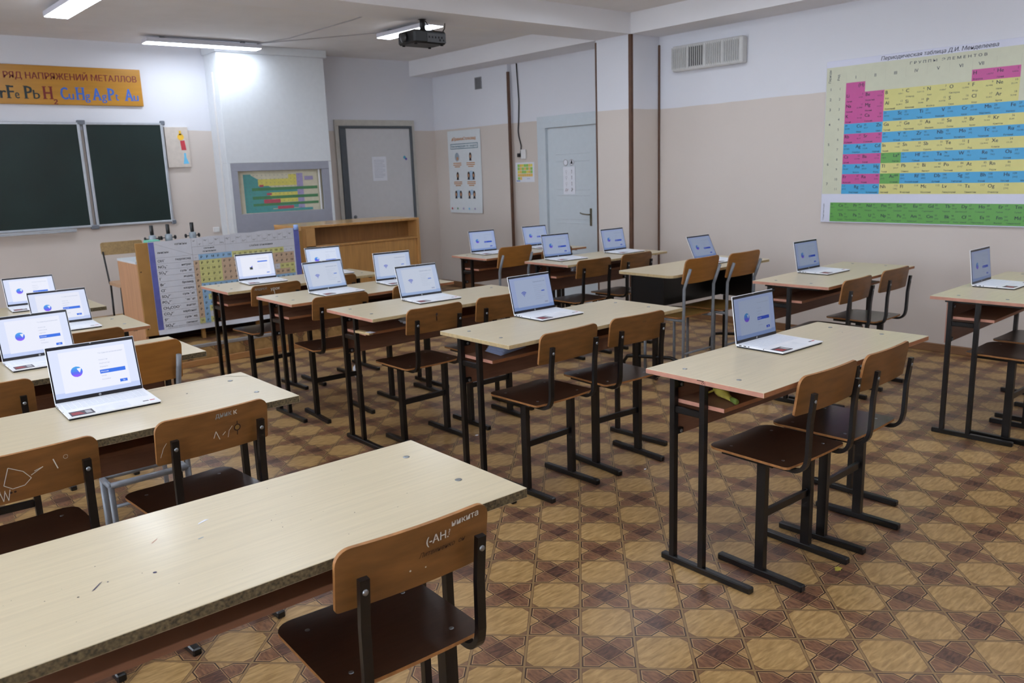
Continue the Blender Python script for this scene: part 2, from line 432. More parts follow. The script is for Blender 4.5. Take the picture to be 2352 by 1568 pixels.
# ------------------------------------------------------------------ desks
def make_desk(kind):
    # local origin: near left corner of the top at floor level; +y to the front of the room
    ends, lng, shelf_y = {'pink': (M_PINK, M_EDGEBR, .2), 'pinkpale': (M_PINK, M_EDGELT, .2), 'pale': (M_EDGELT, M_EDGELT, .2), 'chip': (M_CHIP, M_CHIP, .2), 'chipwide': (M_CHIP, M_CHIP, .1)}[kind]
    t = empty('school_desk'); Ld, Wd, H = 1.2, .502, .76
    TH = .024 if kind.startswith('chip') else .018
    MB().box(0, Ld, 0, Wd, H-TH, H, M_TOP, .0012, ends=ends, long_=lng).build('tabletop', t)
    for (x, y) in ((.088, .39), (.086, .155), (1.112, .39), (1.114, .158)):
        MB().lathe([(.009, 0), (.009, .001), (.006, .0022), (.003, .0022)], M_BOLT, 12, T(x, y, H)).build('bolt', t)
    mb = MB().box(.068, Ld-.068, shelf_y, .405, .634, .650, M_LOWWOOD, .001, ends=M_PINK, long_=M_LOWWOOD if kind.startswith('chip') else M_EDGEBR); mb.build('shelf', t)
    MB().box(.068, Ld-.068, .422, .438, .50, .735, M_LOWWOOD, .001, ends=M_PINK).build('modesty_panel', t)
    for x, sg in ((.054, 1), (Ld-.054, -1)):
        for y in (.278, .412):
            MB().tube([(x, y, .02), (x, y, H-.0245)], 0, M_BLACK, sq=(.022, .022)).build('leg', t)
        MB().box(x-.014, x+.014, .06, .462, 0, .025, M_BLACK, .004).build('foot_bar', t)
        MB().box(x-.008, x+.008, .289, .401, .60, .626, M_BLACK, .003).build('crosspiece', t)
        MB().box(x-.011, x+.011, .08, .44, H-.034, H-TH-.0003, M_BLACK, .002).build('top_rail', t)
        for z in (.70, .52):
            br = MB().box(x+sg*.011, x+sg*.05, .405, .4215, z-.011, z+.011, M_BLACK, .002).build('bracket', t)
            MB().lathe([(.007, 0), (.007, .003), (.004, .004)], M_BOLT, 10, T(x+sg*.034, .4048, z) @ R(PI/2, 'X')).build('bracket_bolt', br)
    return t
def make_modern_desk():
    t = empty('panel_desk'); H = .76; Ld = 1.2
    mb = MB(); mb.slab(Ld, .5, .05, .018, M_TOP, M_EDGELT, rc=(.05, .05, .05, .05), rings=2, M=T(Ld/2, .25, H)); mb.build('tabletop', t)
    mb = MB().box(.06, Ld-.06, .405, .415, .46, .735, M_BLACK, .002); mb.build('modesty_panel', t)
    for x in (.072, Ld-.072):
        MB().box(x-.008, x+.008, .12, .404, .46, .735, M_BLACK, .002).build('side_panel', t)
        for y in (.20, .36): MB().tube([(x, y, .0), (x, y, .46)], 0, M_BLACK, sq=(.03, .03)).build('leg', t)
        pts = [(x, .50, .0), (x, .495, .09), (x, .46, .13), (x, .40, .14), (x, .20, .16), (x, .06, .175), (x, .01, .165), (x, -.015, .125), (x, -.02, .0)]
        MB().tube(pts, .013, M_BLACK, 10).build('foot_bar', t)
        MB().box(x-.012, x+.012, .05, .45, .735, .742, M_BLACK, .001).build('top_rail', t)
    return t
DESKS = {  # key: (x, y, rot, kind, label)
'L1': (-.005, 1.392, -.006, 'chipwide', 'bare birch laminate desk with crumbling raw edge, empty, nearest the camera at lower left'),
'L2': (-.006, 2.572, .004, 'chip', 'raw-edged laminate desk under the largest open laptop, just ahead of the empty desk'),
'L3': (.044, 3.585, .002, 'chip', 'raw-edged laminate desk, third from the camera in the left column'),
'L4': (.082, 4.499, -.004, 'pink', 'pink-edged laminate desk in the left column, fourth from the camera'),
'L5': (.11, 5.44, .0, 'chip', 'mostly hidden laminate desk at the far end of the left column, nearest the blackboard'),
'M0': (2.268, 1.435, -.008, 'pink', 'pink-edged laminate desk with a banana peel on its shelf, big one at lower right'),
'M1': (2.195, 2.633, .008, 'pale', 'pale-edged laminate desk with papers on its shelf, in the centre of the photo'),
'M2': (2.146, 3.676, -.003, 'pinkpale', 'laminate desk with pink end and pale long edge, right behind the centre desk'),
'M3': (2.092, 4.51, .0, 'pink', 'pink-edged desk carrying two laptops with wifi screens, in the middle column'),
'M4': (2.045, 5.363, -.002, 'pinkpale', 'desk directly in front of the solubility table, last of the middle column'),
'R2': (4.458, 2.415, .03, 'pink', 'pink-edged desk in the right column under the big periodic table'),
'R4': (4.371, 4.501, .004, 'pinkpale', 'two-laptop desk by the right pillar, behind the black panel desk'),
'R5': (4.317, 5.435, -.009, 'pink', 'far desk below the white door with a grey-framed chair at its left half'),
'F1': (4.5, 1.352, .03, 'pink', 'pink-edged desk cut off by the right edge of the photo'),
}
protos = {}
G_DESK = 'laminate two-seat school desks'
for k, (x, y, rz, kind, lab) in DESKS.items():
    if kind not in protos: o = protos[kind] = make_desk(kind)
    else: o = dup(protos[kind])
    o.location = (x, y, 0); o.rotation_euler = (0, 0, rz); tag(o, lab, 'desk', G_DESK)
o = make_modern_desk(); o.location = (4.327, 3.462, 0); tag(o, 'rounded laminate desk with black metal front and side panels, third in the right column', 'desk', G_DESK)
# marks on two tops and on one edge, as thin ink flecks of the top itself
def marks(obj_root, fn, part='tabletop'):
    ch = [c for c in obj_root.children if c.name.split('.')[0] == part][0]
    me = ch.data; mb = MB(); mb.v = [tuple(v.co) for v in me.vertices]; mb.f = [tuple(p.vertices) for p in me.polygons]
    mb.mi = [p.material_index for p in me.polygons]; mb.sm = [p.use_smooth for p in me.polygons]; mb.mats = list(me.materials)
    fn(mb)
    n = bpy.data.meshes.new(part); n.from_pydata(mb.v, [], mb.f)
    for q in mb.mats: n.materials.append(q)
    n.polygons.foreach_set('material_index', mb.mi); n.polygons.foreach_set('use_smooth', mb.sm); n.update()
    ch.data = n
M_INKB = mat('violet_ink', (62, 58, 88), .6)
desk_of = {}
for o in COL.objects:
    if o.parent is None and o.get('category') == 'desk':
        for k, d in DESKS.items():
            if d[4] == o['label']: desk_of[k] = o
def l1marks(mb):
    p = Print(mb, (0, 0, .7602), (1, 0, 0), (0, 1, 0), .0003)
    p.poly([(.292, .196), (.298, .198), (.318, .224), (.312, .220)], M_INKB)
    p.disc(.404, .19, .004, M_INKB, n=7); p.disc(.325, .214, .002, M_INKB, n=6); p.disc(.268, .19, .0025, M_INK, n=5)
    p.poly([(.545, .355), (.575, .367), (.566, .371), (.55, .362)], M_PAPER)
    for k in range(26): p.disc(random.uniform(.1, 1.1), random.uniform(.05, .45), random.uniform(.0006, .0016), M_INK, n=5)
    p.line([(.52, .28), (.532, .283)], .003, mat('pale_ink', (150, 165, 175), .7)); p.line([(.44, .33), (.456, .345)], .002, mat('faint_pink', (196, 150, 132), .7))
def l2marks(mb):
    p = Print(mb, (0, 0, .7602), (1, 0, 0), (0, 1, 0), .0003); g = mat('grey_scuff', (150, 140, 124), .8)
    p.line([(.72, .40), (.78, .47), (1.12, .485), (1.19, .41)], .003, g); p.line([(.72, .40), (.80, .33)], .003, g); p.disc(.93, .33, .004, M_INK, n=6)
def m0marks(mb):
    p = Print(mb, (-.0002, 0, .742), (0, -1, 0), (0, 0, 1), .0003)
    p.line([(-.268, .0148), (-.238, .0145)], .003, M_DARKMARK); p.arc(-.243, .007, .004, 0, 5, .0016, M_DARKMARK); p.arc(-.234, .007, .004, .5, 5.6, .0014, M_DARKMARK)
    p = Print(mb, (0, 0, .7602), (1, 0, 0), (0, 1, 0), .0003); p.disc(.56, .42, .004, M_DARKMARK, n=6); p.disc(1.05, .30, .003, M_INKB, n=6)
    for k in range(14): p.disc(random.uniform(.1, 1.1), random.uniform(.05, .45), .0012, M_INK, n=5)
marks(desk_of['L1'], l1marks); marks(desk_of['L2'], l2marks); marks(desk_of['M0'], m0marks)
# ------------------------------------------------------------------ chairs
def backrest_mesh(w, h, mt, fn=None, name='backrest'):
    mb = MB(); Mx = R(PI/2, 'X')
    mb.slab(w, h, .032, .009, mt, M_PLYEDGE, deform=lambda x, y: -.3*x*x, rc=(.034, .034, .008, .008), rings=5, M=Mx)
    if fn: fn(mb)
    return mb
def make_chair():
    t = empty('school_chair')
    mb = MB(); mb.slab(.380, .350, .045, .009, M_SEAT, M_PLYEDGE, rc=(.055, .055, .02, .02),
        deform=lambda x, y: -.10*max(0, y-.08)**1.5-.15*(.17**2-min(.17, abs(x))**2)*.9, rings=7, M=T(0, 0, .459))
    for q, (x, y) in enumerate(((.13, .10), (-.13, .10), (.13, -.12), (-.13, -.12))):
        mb.lathe([(.0062, -.002), (.0062, .0006), (.003, .001)], M_BOLT, 10, T(x, y, .459-.15*(.17**2-x*x)*.9-.10*max(0, y-.08)**1.5))
    mb.build('seat', t)
    o = backrest_mesh(.372, .142, M_BACK).build('backrest', t); o.location = (0, -.212, .716); o.rotation_euler = (.14, 0, 0)
    for sx in (-1, 1):
        x = sx*.151
        MB().tube([(x, -.054, .022), (x, -.054, .44)], 0, M_BLACK, sq=(.024, .036)).build('leg', t)
        MB().box(x-.0145, x+.0145, -.232, .128, 0, .026, M_BLACK, .004).build('foot_bar', t)
        xp = sx*.142
        pts = [(xp, .09, .438), (xp, -.17, .438)]
        for k in range(1, 8):
            a = PI/2*k/8; pts.append((xp, -.17-.05*math.sin(a), .438+.05*(1-math.cos(a))))
        pts += [(xp, -.223, .50), (xp, -.226, .62), (xp, -.238, .728)]
        p = MB().tube(pts, 0, M_BLACK, sq=(.022, .014)).build('back_post', t)
        MB().lathe([(.0068, 0), (.0068, .003), (.004, .0045)], M_BOLT, 10, T(xp, -.241, .700) @ R(PI/2-.1, 'X')).build('bolt', p)
        MB().box(x-.012, x+.012, -.10, .12, .430, .4445, M_BLACK, .002).build('seat_rail', t)
    MB().box(-.139, .139, -.062, -.046, .225, .255, M_BLACK, .002).build('stretcher', t)
    return t
def make_grey_chair():
    t = empty('tube_chair')
    mb = MB(); mb.slab(.38, .36, .03, .01, M_SEATLT, M_PLYEDGE, deform=lambda x, y: -.08*max(0, y-.09)**1.5, rings=5, M=T(0, .01, .462)); mb.build('seat', t)
    o = backrest_mesh(.375, .175, M_BACKLT).build('backrest', t); o.location = (0, -.222, .777); o.rotation_euler = (.20, 0, 0)
    for sx in (-1, 1):
        x = sx*.165
        MB().tube([(x, -.19, 0), (x, -.192, .45), (x, -.195, .66), (x, -.21, .70), (x, -.246, .80)], .011, M_GREYM, 10).build('back_post', t)
        MB().tube([(x, .15, 0), (x, .15, .44)], .011, M_GREYM, 10).build('leg', t)
        MB().tube([(x, -.19, .437), (x, .15, .437)], .010, M_GREYM, 8).build('seat_rail', t)
    MB().tube([(-.165, -.19, .205), (.165, -.19, .205)], .008, M_GREYM, 8).build('stretcher', t)
    return t
CH = {
'c1': (.872, 1.575, -.037, 'black-framed plywood chair with a chalky scribble on the back, nearest the camera'),
'c2': (.345, 2.766, .05, 'chair with a scratched guitar-pick drawing on its back, cut by the left edge'),
'c3': (.876, 2.787, .076, 'chair with a dark keyhole burn mark and pale scratches on its back, second row left'),
'c4': (.374, 3.726, -.037, 'wooden chair back cut by the left edge, just behind the desk of the largest laptop'),
'c6': (.943, 4.624, 0, 'dark wooden chair back between laptops, at the pink-edged left desk'),
'c9': (2.413, 5.653, .059, 'chair with white lettering scratched on the back, in front of the solubility table'),
'c10': (2.865, 5.631, 0, 'chair half hidden behind a laptop, before the plywood teaching counter'),
'c11': (2.408, 4.665, -.069, 'left chair of the middle desk with two wifi-screen laptops'),
'c12': (2.995, 4.728, 0, 'right chair of the middle-column desk that carries two wifi-screen laptops'),
'c13': (2.514, 3.841, .012, 'chair with a dark vertical gouge in the middle of its back'),
'c14': (3.008, 3.855, -.022, 'chair partly hidden by the centre desk laptop, right of the gouged chair'),
'c15': (2.585, 2.876, .029, 'left chair at the centre desk with papers on its shelf, whole frame in view'),
'c16': (3.075, 2.869, -.06, 'right chair at the centre desk with papers on its shelf'),
'c17': (2.663, 1.632, -.024, 'left chair at the desk holding the banana peel'),
'c18': (3.135, 1.656, .021, 'right chair at the desk holding the banana peel'),
'c19': (4.85, 2.654, .031, 'left chair at the right-column desk below the big periodic table'),
'c20': (5.35, 2.645, .005, 'right chair at the right-column desk below the big periodic table'),
'c23': (4.672, 4.711, -.023, 'left chair at the two-laptop desk beside the right pillar'),
'c24': (5.137, 4.676, .004, 'right chair at the two-laptop desk beside the right pillar'),
'c26': (5.13, 5.62, 0, 'small visible bit of chair back behind a laptop, before the white door'),
'c27': (4.885, 1.565, .006, 'left chair under the desk cut off by the right edge, nearer seat'),
'c28': (5.38, 1.60, 0, 'right chair under the desk cut off by the right edge, farther seat in view'),
}
G_CH = 'black-framed plywood school chairs'
chair0 = None; chairs = {}
HOME = dict(c1='L1', c2='L2', c3='L2', c4='L3', c6='L4', c9='M4', c10='M4', c11='M3', c12='M3', c13='M2', c14='M2', c15='M1', c16='M1', c17='M0', c18='M0', c19='R2', c20='R2', c23='R4', c24='R4', c26='R5', c27='F1', c28='F1')
for k, (x, y, rz, lab) in CH.items():
    dx_, dy_, dr_ = DESKS[HOME[k]][:3]
    ymax = dy_+math.tan(dr_)*(x-dx_)-.019*abs(math.sin(rz))*10+.178-(.013 if HOME[k] in ('R2', 'F1') else 0)   # a pushed-in chair stops with its back at the desk edge
    if y > ymax: x, y = x*ymax/y, ymax
    if chair0 is None: o = chair0 = make_chair()
    else: o = dup(chair0)
    o.location = (x, y, 0); o.rotation_euler = (0, 0, rz); tag(o, lab, 'chair', G_CH); chairs[k] = o
grey0 = None
for (x, y, rz, lab) in ((4.605, 3.64, 0, 'left of the two tall chairs with grey tube frames at the black panel desk'),
                        (5.043, 3.60, 0, 'right of the two tall chairs with grey tube frames at the black panel desk'),
                        (4.475, 5.46, .03, 'grey tube-framed chair with orange-brown back at the farthest right desk'),
                        (.905, 3.66, 0, 'ochre chair back on a grey tube post, beside the largest laptop')):
    if grey0 is None: o = grey0 = make_grey_chair()
    else: o = dup(grey0)
    o.location = (x, y, 0); o.rotation_euler = (0, 0, rz); tag(o, lab, 'chair', 'grey tube-framed school chairs')
# grey tube under-frame seen below the second desk
t = empty('grey_tube_stand', (.69, 3.09, 0)); tag(t, 'low grey steel tube stand under the second left desk', 'stand')
for x in (0, .28):
    for y in (.07, .19):
        MB().tube([(x, y, 0), (x, y, .40)], .011, M_GREYM, 10).build('leg', t)
    MB().tube([(x, .07, .40), (x, .19, .40)], .011, M_GREYM, 10).build('side_rail', t)
for y in (.07, .19): MB().tube([(-.0, y, .405), (.28, y, .405)], .012, M_GREYM, 10).build('cross_rail', t)
# scratches: the rear face of the backrest lies at local y=-.001, facing -y
def rear(mb): return Print(mb, (0, -.0012, 0), (1, 0, 0), (0, 0, 1), .0004)
def curved(mb, pr_fn):
    # print on the rear face, then follow the plywood curve
    n0 = len(mb.v); pr_fn(rear(mb))
    for i in range(n0, len(mb.v)):
        x, y, z = mb.v[i]; mb.v[i] = (x, y+.3*x*x, z)
def g1(p):
    p.text('никита', .083, .045, .021, M_CHALK, bold=.01, rot=.04, sx=1.1); p.text('(-АН.', .018, .022, .026, M_CHALK, bold=.01, rot=.02); p.text('?', .075, .028, .02, M_CHALK)
    p.text('Литвиненко  он', .0, -.004, .016, M_DARKMARK, shear=.3, rot=.03)
    p.disc(.018, -.03, .002, M_CHALK, n=6); p.disc(-.02, -.026, .0025, M_CHALK, n=6)
def g2(p):
    p.line([(-.05, .035), (-.065, -.015), (-.045, -.03), (-.015, -.027), (.003, -.01), (-.015, .015), (-.05, .035)], .002, M_CHALK)
    p.line([(.003, -.002), (.035, .015), (.012, .008)], .002, M_CHALK); p.line([(.062, .03), (.072, -.002)], .003, M_CHALK)
    p.disc(-.05, -.04, .0035, M_DARKMARK, n=8); p.disc(-.04, -.04, .0035, M_DARKMARK, n=8); p.arc(.095, .028, .006, 0, 6, .001, M_CHALK)
    for k in range(4): p.line([(-.10+.012*k, -.035), (-.094+.012*k, -.062), (-.088+.012*k, -.03)], .0018, M_CHALK)
def g3(p):
    p.text('дник', .0, .045, .024, mat('faded_chalk', (150, 150, 145), .9), bold=.01); p.text('к', .062, .044, .026, M_CHALK, bold=.02)
    p.line([(-.008, -.022), (.0, .0), (.012, -.03)], .0025, M_CHALK); p.line([(.022, -.018), (.032, -.008)], .0022, M_CHALK); p.line([(.04, -.03), (.044, -.008), (.056, .006)], .0016, M_CHALK)
    p.arc(.073, -.004, .0105, 0, 2*PI, .0035, M_DARKMARK); p.disc(.073, -.004, .008, M_SEATLT); p.line([(.073, .008), (.073, .018)], .003, M_DARKMARK); p.line([(.073, -.015), (.073, -.03)], .003, M_DARKMARK)
    p.line([(-.175, -.045), (-.165, -.015), (-.155, .0)], .0016, M_CHALK)
def g9(p):
    p.text('АНДРЕЙ', -.165, .04, .021, mat('faded_chalk', (150, 150, 145), .9), bold=.01); p.text('урок', -.05, .03, .03, M_CHALK, bold=.02); p.line([(-.025, .03), (-.02, .0)], .005, M_CHALK)
def g13(p):
    p.poly([(-.006, .028), (.004, .034), (.008, .024), (.002, .015), (-.004, .018)], M_STK); p.poly([(-.003, .016), (.004, .012), (.007, -.008), (.003, -.016), (-.002, -.004)], M_DARKMARK)
def g15(p): p.text('оля', .02, .03, .014, mat('grey_pencil', (90, 76, 58), .9))
for k, fn in (('c1', g1), ('c2', g2), ('c3', g3), ('c9', g9), ('c13', g13), ('c16', g15)):
    marks(chairs[k], lambda mb, fn=fn: curved(mb, fn), 'backrest')
# ------------------------------------------------------------------ laptops
LW, LD, LH, BT = .286, .2166, .196, .0125
def screen_mesh(kind, lv):
    mb = MB(); e = lambda nm, rgb: emit('%s_%s' % (nm, int(lv*100)), rgb, lv/EXPF)
    w_, h_ = LW-.013, .168
    mb.box(-w_/2, w_/2, -.0012, -.0004, .0155, .0155+h_, M_BEZEL)
    p = Print(mb, (0, -.0012, .0155), (1, 0, 0), (0, 0, 1), .00025)
    tint = (188, 206, 255) if lv < .6 else ((205, 220, 252) if lv < .9 else (222, 230, 255))
    edge = (150, 178, 238) if lv < .6 else ((176, 200, 245) if lv < .9 else (196, 210, 248))
    card = (200, 216, 250) if lv < .6 else ((222, 232, 252) if lv < .9 else (238, 241, 255))
    p.rect(-w_/2, 0, w_/2, h_, e('screen_field', tint), 1)
    p.rect(-w_/2, 0, w_/2, .018, e('screen_edge', edge), 2)
    x0, x1, y0, y1 = -w_*.39, w_*.39, h_*.09, h_*.93
    p.rect(x0, y0, x1, y1, e('screen_card', card), 3)
    blue = e('screen_blue', (58, 116, 232) if lv > .6 else (44, 88, 226)); gr = e('screen_grey_text', (168, 178, 205)); wh = e('screen_white', (250, 252, 255))
    if kind == 'lang':
        cx, cy, r = -w_*.215, h_*.50, .0185
        cols = [(70, 160, 235), (76, 140, 240), (96, 110, 244), (140, 92, 248)]
        for k in range(4):
            # sphere in four bands, blue above and violet below
            t = [(cx+math.sqrt(max(0, r*r-(r*q)**2))*s_, cy+r*q) for s_ in (-1, 1) for q in ([1-.5*k-.125*j for j in range(5)] if s_ < 0 else [1-.5*k-.5+.125*j for j in range(5)])]
            p.poly(t, e('sphere_%d' % k, cols[k]), 4)
        p.poly([(cx+.001, cy+.011), (cx+.0165, cy+.012), (cx+.009, cy-.005)], e('screen_card', card), 5)
        p.text('Эта страна или регион вам нужны?', w_*.06, h_*.80, .0068, gr, 5, fit=w_*.30)
        for k, s_ in enumerate(('Казахстан', 'Кыргызстан', 'Кирибати')): p.text(s_, w_*.06, h_*(.66-.075*k), .0058, gr, 5)
        p.rect(w_*.05, h_*.38, w_*.355, h_*.46, blue, 5); p.text('Россия', w_*.065, h_*.405, .007, wh, 6)
        for k, s_ in enumerate(('Китай', 'Колумбия')): p.text(s_, w_*.06, h_*(.32-.075*k), .0058, gr, 5)
        p.rect(w_*.265, h_*.145, w_*.355, h_*.205, blue, 5); p.text('Да', w_*.3125, h_*.163, .006, wh, 6, 'c')
    elif kind == 'wifi':
        cx, cy = -w_*.20, h_*.42; bl = e('wifi_blue', (60, 82, 215))
        for r in (.008, .015, .022): p.arc(cx, cy, r, PI*.25, PI*.75, .0040, bl, 4, 8)
        p.disc(cx, cy, .0024, bl, 4)
        p.text('Подключим вас к сети', w_*.06, h_*.80, .0085, e('screen_dark_text', (120, 128, 160)), 5, fit=w_*.30)
        for k in range(8): p.rect(w_*.06, h_*(.70-.06*k), w_*(.30-.05*(k % 3)), h_*(.705-.06*k), gr, 5)
        p.rect(w_*.24, h_*.50, w_*.32, h_*.53, blue, 5); p.rect(w_*.28, h_*.14, w_*.36, h_*.18, e('screen_button', (176, 184, 214)), 5)
    else:
        cx, cy = -w_*.13, h_*.42
        p.rect(cx-.012, cy-.010, cx+.010, cy+.008, e('folder_dark', (50, 62, 58)), 4)
        p.poly([(cx-.006, cy+.006), (cx+.006, cy+.006), (cx+.012, cy+.020), (cx+.006, cy+.016), (cx+.002, cy+.012)], e('screen_violet', (80, 80, 220)), 5)
        p.rect(w_*.06, h_*.66, w_*.33, h_*.71, blue, 5); p.rect(w_*.27, h_*.16, w_*.35, h_*.20, e('screen_blue2', (110, 140, 226)), 5)
        for k in range(4): p.rect(w_*.06, h_*(.56-.06*k), w_*.31, h_*(.565-.06*k), gr, 5)
        p.text('Добавим клавиатуру', w_*.06, h_*.80, .0085, gr, 5, fit=w_*.28)
    return mb
def make_laptop(kind, lv, tilt):
    # origin at the left hinge corner on the desk; base runs to -y
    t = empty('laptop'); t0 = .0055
    mb = MB(); Z = BT
    # wedge-shaped base: body sits on dark inset rubber that paints the shadow gap beneath
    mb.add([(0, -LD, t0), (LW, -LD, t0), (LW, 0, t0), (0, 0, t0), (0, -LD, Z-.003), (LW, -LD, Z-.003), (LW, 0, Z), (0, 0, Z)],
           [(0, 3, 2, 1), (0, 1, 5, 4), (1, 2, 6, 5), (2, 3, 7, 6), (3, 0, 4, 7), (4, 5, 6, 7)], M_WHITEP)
    for (y, L_) in ((-.020, .012), (-.042, .012), (-.060, .006)): mb.box(-.0004, .001, y-L_/2, y+L_/2, t0+.002, t0+.0055, M_RUBBER)
    mb.box(-.0004, .001, -.13, -.127, t0+.002, t0+.0055, M_RUBBER)
    base = mb.build('base', t)
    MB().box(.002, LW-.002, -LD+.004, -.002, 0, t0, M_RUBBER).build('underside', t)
    sl = -.003/LD; kb = MB()
    def on(y): return Z+sl*(-y)
    for r in range(6):
        n = 15; x = .012; wk = (LW-.024)/n; y1 = -.016-.0165*r
        if r == 5:
            segs = [1, 1, 1, 1, 5, 1, 1, 1, 1, 2]
        else: segs = [1]*n
        for sgm in segs:
            kb.box(x+.001, x+wk*sgm-.001, y1-.0145, y1, on(y1)-.0005, on(y1)+.0009, M_KEY, .0004); x += wk*sgm
    kb.build('keyboard', base)
    MB().box(LW*.32, LW*.68, -LD+.012, -.128, on(-.16)-.0009, on(-.16)+.0003, mat('touchpad', (230, 233, 240), .4), .0003).build('touchpad', base)
    mb = MB(); y0, y1 = -LD+.010, -.150; za = on(-.17)
    mb.box(.012, .082, y0, y1+.0, za-.001, za+.0007, M_STK)
    p = Print(mb, (.012, y0, za+.0007), (1, 0, 0), (0, 1, 0), .0002); hh = y1-y0
    for k in range(3): p.rect(.004, .009+.012*k, .040-.004*k, .016+.012*k, M_RED, 1)
    p.rect(.046, .008, .064, hh-.010, M_LGREY, 1)
    mb.build('product_sticker', base)
    mb = MB(); mb.box(LW-.050, LW-.032, -LD+.030, -LD+.037, on(-.19)-.0004, on(-.19)+.0006, M_STK); mb.box(LW-.028, LW-.012, -LD+.030, -LD+.037, on(-.19)-.0004, on(-.19)+.0006, M_RED); mb.build('small_sticker', base)
    # lid, hinge at its origin
    lid = MB().box(-LW/2, LW/2, 0, .0042, 0, LH, M_WHITEP, .0014).build('lid', t); lid.location = (LW/2, -.001, BT-.003); lid.rotation_euler = (-tilt, 0, 0)
    mb = MB().box(-LW/2+.002, LW/2-.002, -.0008, .0005, .002, LH-.002, M_BEZEL)
    p = Print(mb, (0, -.0008, 0), (1, 0, 0), (0, 0, 1), .0002)
    p.disc(0, .0088, .0042, M_LGREY, 1, 18); p.text('hp', 0, .0068, .006, M_BEZEL, 2, 'c', shear=.2)
    p.rect(-.0025, LH-.0055, .0025, LH-.0028, M_LGREY, 1); mb.build('bezel', lid)
    screen_mesh(kind, lv).build('screen', lid)
    return t
# x, y (left hinge), rotation, lid tilt, screen, brightness, label
LP = [
('lang', 1.0, .535, 3.069, -.027, .248, 'largest open white laptop, on the second left desk'),
('lang', .96, .528, 4.010, .011, .328, 'open laptop cut by the left edge, directly behind the largest one'),
('lang', .92, .807, 4.875, -.031, .447, 'third open laptop counting back along the left column, leaning far back'),
('lang', .96, .846, 5.857, -.043, .519, 'farthest laptop of the left column, below the blackboard'),
('pix', .92, 2.299, 5.793, -.057, .209, 'laptop showing a small black folder icon, in front of the solubility table'),
('lang', .85, 2.856, 5.799, -.111, .285, 'laptop with its lower half hidden, before the left end of the plywood counter'),
('wifi', .70, 2.368, 4.830, .027, .343, 'left laptop with a pale wifi icon on the two-laptop middle desk'),
('wifi', .68, 2.910, 4.897, -.086, .157, 'right laptop with a pale wifi icon, against the plywood counter'),
('wifi', .66, 2.591, 4.087, -.062, .325, 'wifi-screen laptop on the desk one behind the centre desk'),
('wifi', .50, 2.662, 3.142, -.016, .243, 'laptop with a blue wifi icon on the centre desk with papers'),
('lang', .36, 2.781, 1.894, -.017, .135, 'laptop with dim blue screen on the desk holding the banana peel'),
('lang', .28, 4.913, 1.807, .014, .118, 'laptop with the dimmest screen, at the right edge of the photo'),
('lang', .32, 4.911, 2.885, -.002, .184, 'dim laptop on the right-column desk below the big periodic table'),
('lang', .36, 5.058, 3.825, .008, .456, 'laptop leaning far back on the black panel desk'),
('lang', .48, 4.533, 4.939, -.102, .235, 'left laptop on the desk beside the right pillar'),
('lang', .44, 5.175, 4.877, -.013, .239, 'right laptop on the desk beside the right pillar'),
('lang', .56, 4.497, 5.875, -.072, .209, 'laptop left of the grey-framed chair at the farthest right desk'),
('lang', .52, 5.128, 5.853, -.093, .267, 'laptop partly hidden behind another, against the white door'),
]
lp_proto = {}; lap0 = None
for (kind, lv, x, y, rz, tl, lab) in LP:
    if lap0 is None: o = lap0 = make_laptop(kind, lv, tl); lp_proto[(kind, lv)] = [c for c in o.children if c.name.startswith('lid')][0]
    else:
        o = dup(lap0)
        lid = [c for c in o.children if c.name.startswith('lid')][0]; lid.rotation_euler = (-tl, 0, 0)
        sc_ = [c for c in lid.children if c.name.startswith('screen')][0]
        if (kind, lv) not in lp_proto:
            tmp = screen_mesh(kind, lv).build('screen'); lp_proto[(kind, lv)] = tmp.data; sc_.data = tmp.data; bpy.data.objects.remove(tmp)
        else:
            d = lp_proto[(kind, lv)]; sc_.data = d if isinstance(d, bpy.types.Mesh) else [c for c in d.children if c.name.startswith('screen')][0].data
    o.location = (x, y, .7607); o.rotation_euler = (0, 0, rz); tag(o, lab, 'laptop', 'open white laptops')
# ------------------------------------------------------------------ things on shelves and floor
def crumple(seed, n=26, flat=1.0):
    rnd = random.Random(seed); V = []; Fc = []; N1, N2 = 10, 7
    for i in range(N2+1):
        ph = PI*i/N2
        for k in range(N1):
            th = 2*PI*k/N1; r = 1*(1+rnd.uniform(-.3, .3))
            V.append((r*math.sin(ph)*math.cos(th), r*math.sin(ph)*math.sin(th), (r*math.cos(ph))*flat))
    for i in range(N2):
        for k in range(N1): Fc.append((i*N1+k, (i+1)*N1+k, (i+1)*N1+(k+1) % N1, i*N1+(k+1) % N1))
    return V, Fc
def lump(name, loc, s, mt, label, cat, seed=1, rz=0):
    V, Fc = crumple(seed); V = [(v[0]*s[0], v[1]*s[1], v[2]*s[2]) for v in V]; zmin = min(v[2] for v in V)
    V = [(a, b, c-zmin) for a, b, c in V]
    o = MB().add(V, Fc, mt).build(name); o.location = loc; o.rotation_euler = (0, 0, rz); tag(o, label, cat); return o
M_BAN = mat('banana_skin', (176, 160, 66), .55, var=.2, scale=40); M_BANG = mat('banana_green', (120, 140, 58), .55, var=.15)
t = empty('banana_peel', (2.452, 1.705, .6505), -1.87); tag(t, 'limp yellow banana peel with a green stem on the desk shelf at lower right', 'banana peel')
mb = MB()
V = []; Fc = []; pts = [(-.085, .02, .03), (-.06, .008, .033), (-.03, 0, .026), (.0, -.006, .018), (.03, -.012, .013), (.055, -.018, .012)]; rad = [.018, .03, .027, .019, .012, .0105]
for i, (x, y, z) in enumerate(pts):
    for k in range(9):
        a = 2*PI*k/9; r = rad[i]*(1+.18*math.sin(3*a+i)); V.append((x, y+r*math.cos(a), max(.0005, z*.9+r*.75*math.sin(a))))
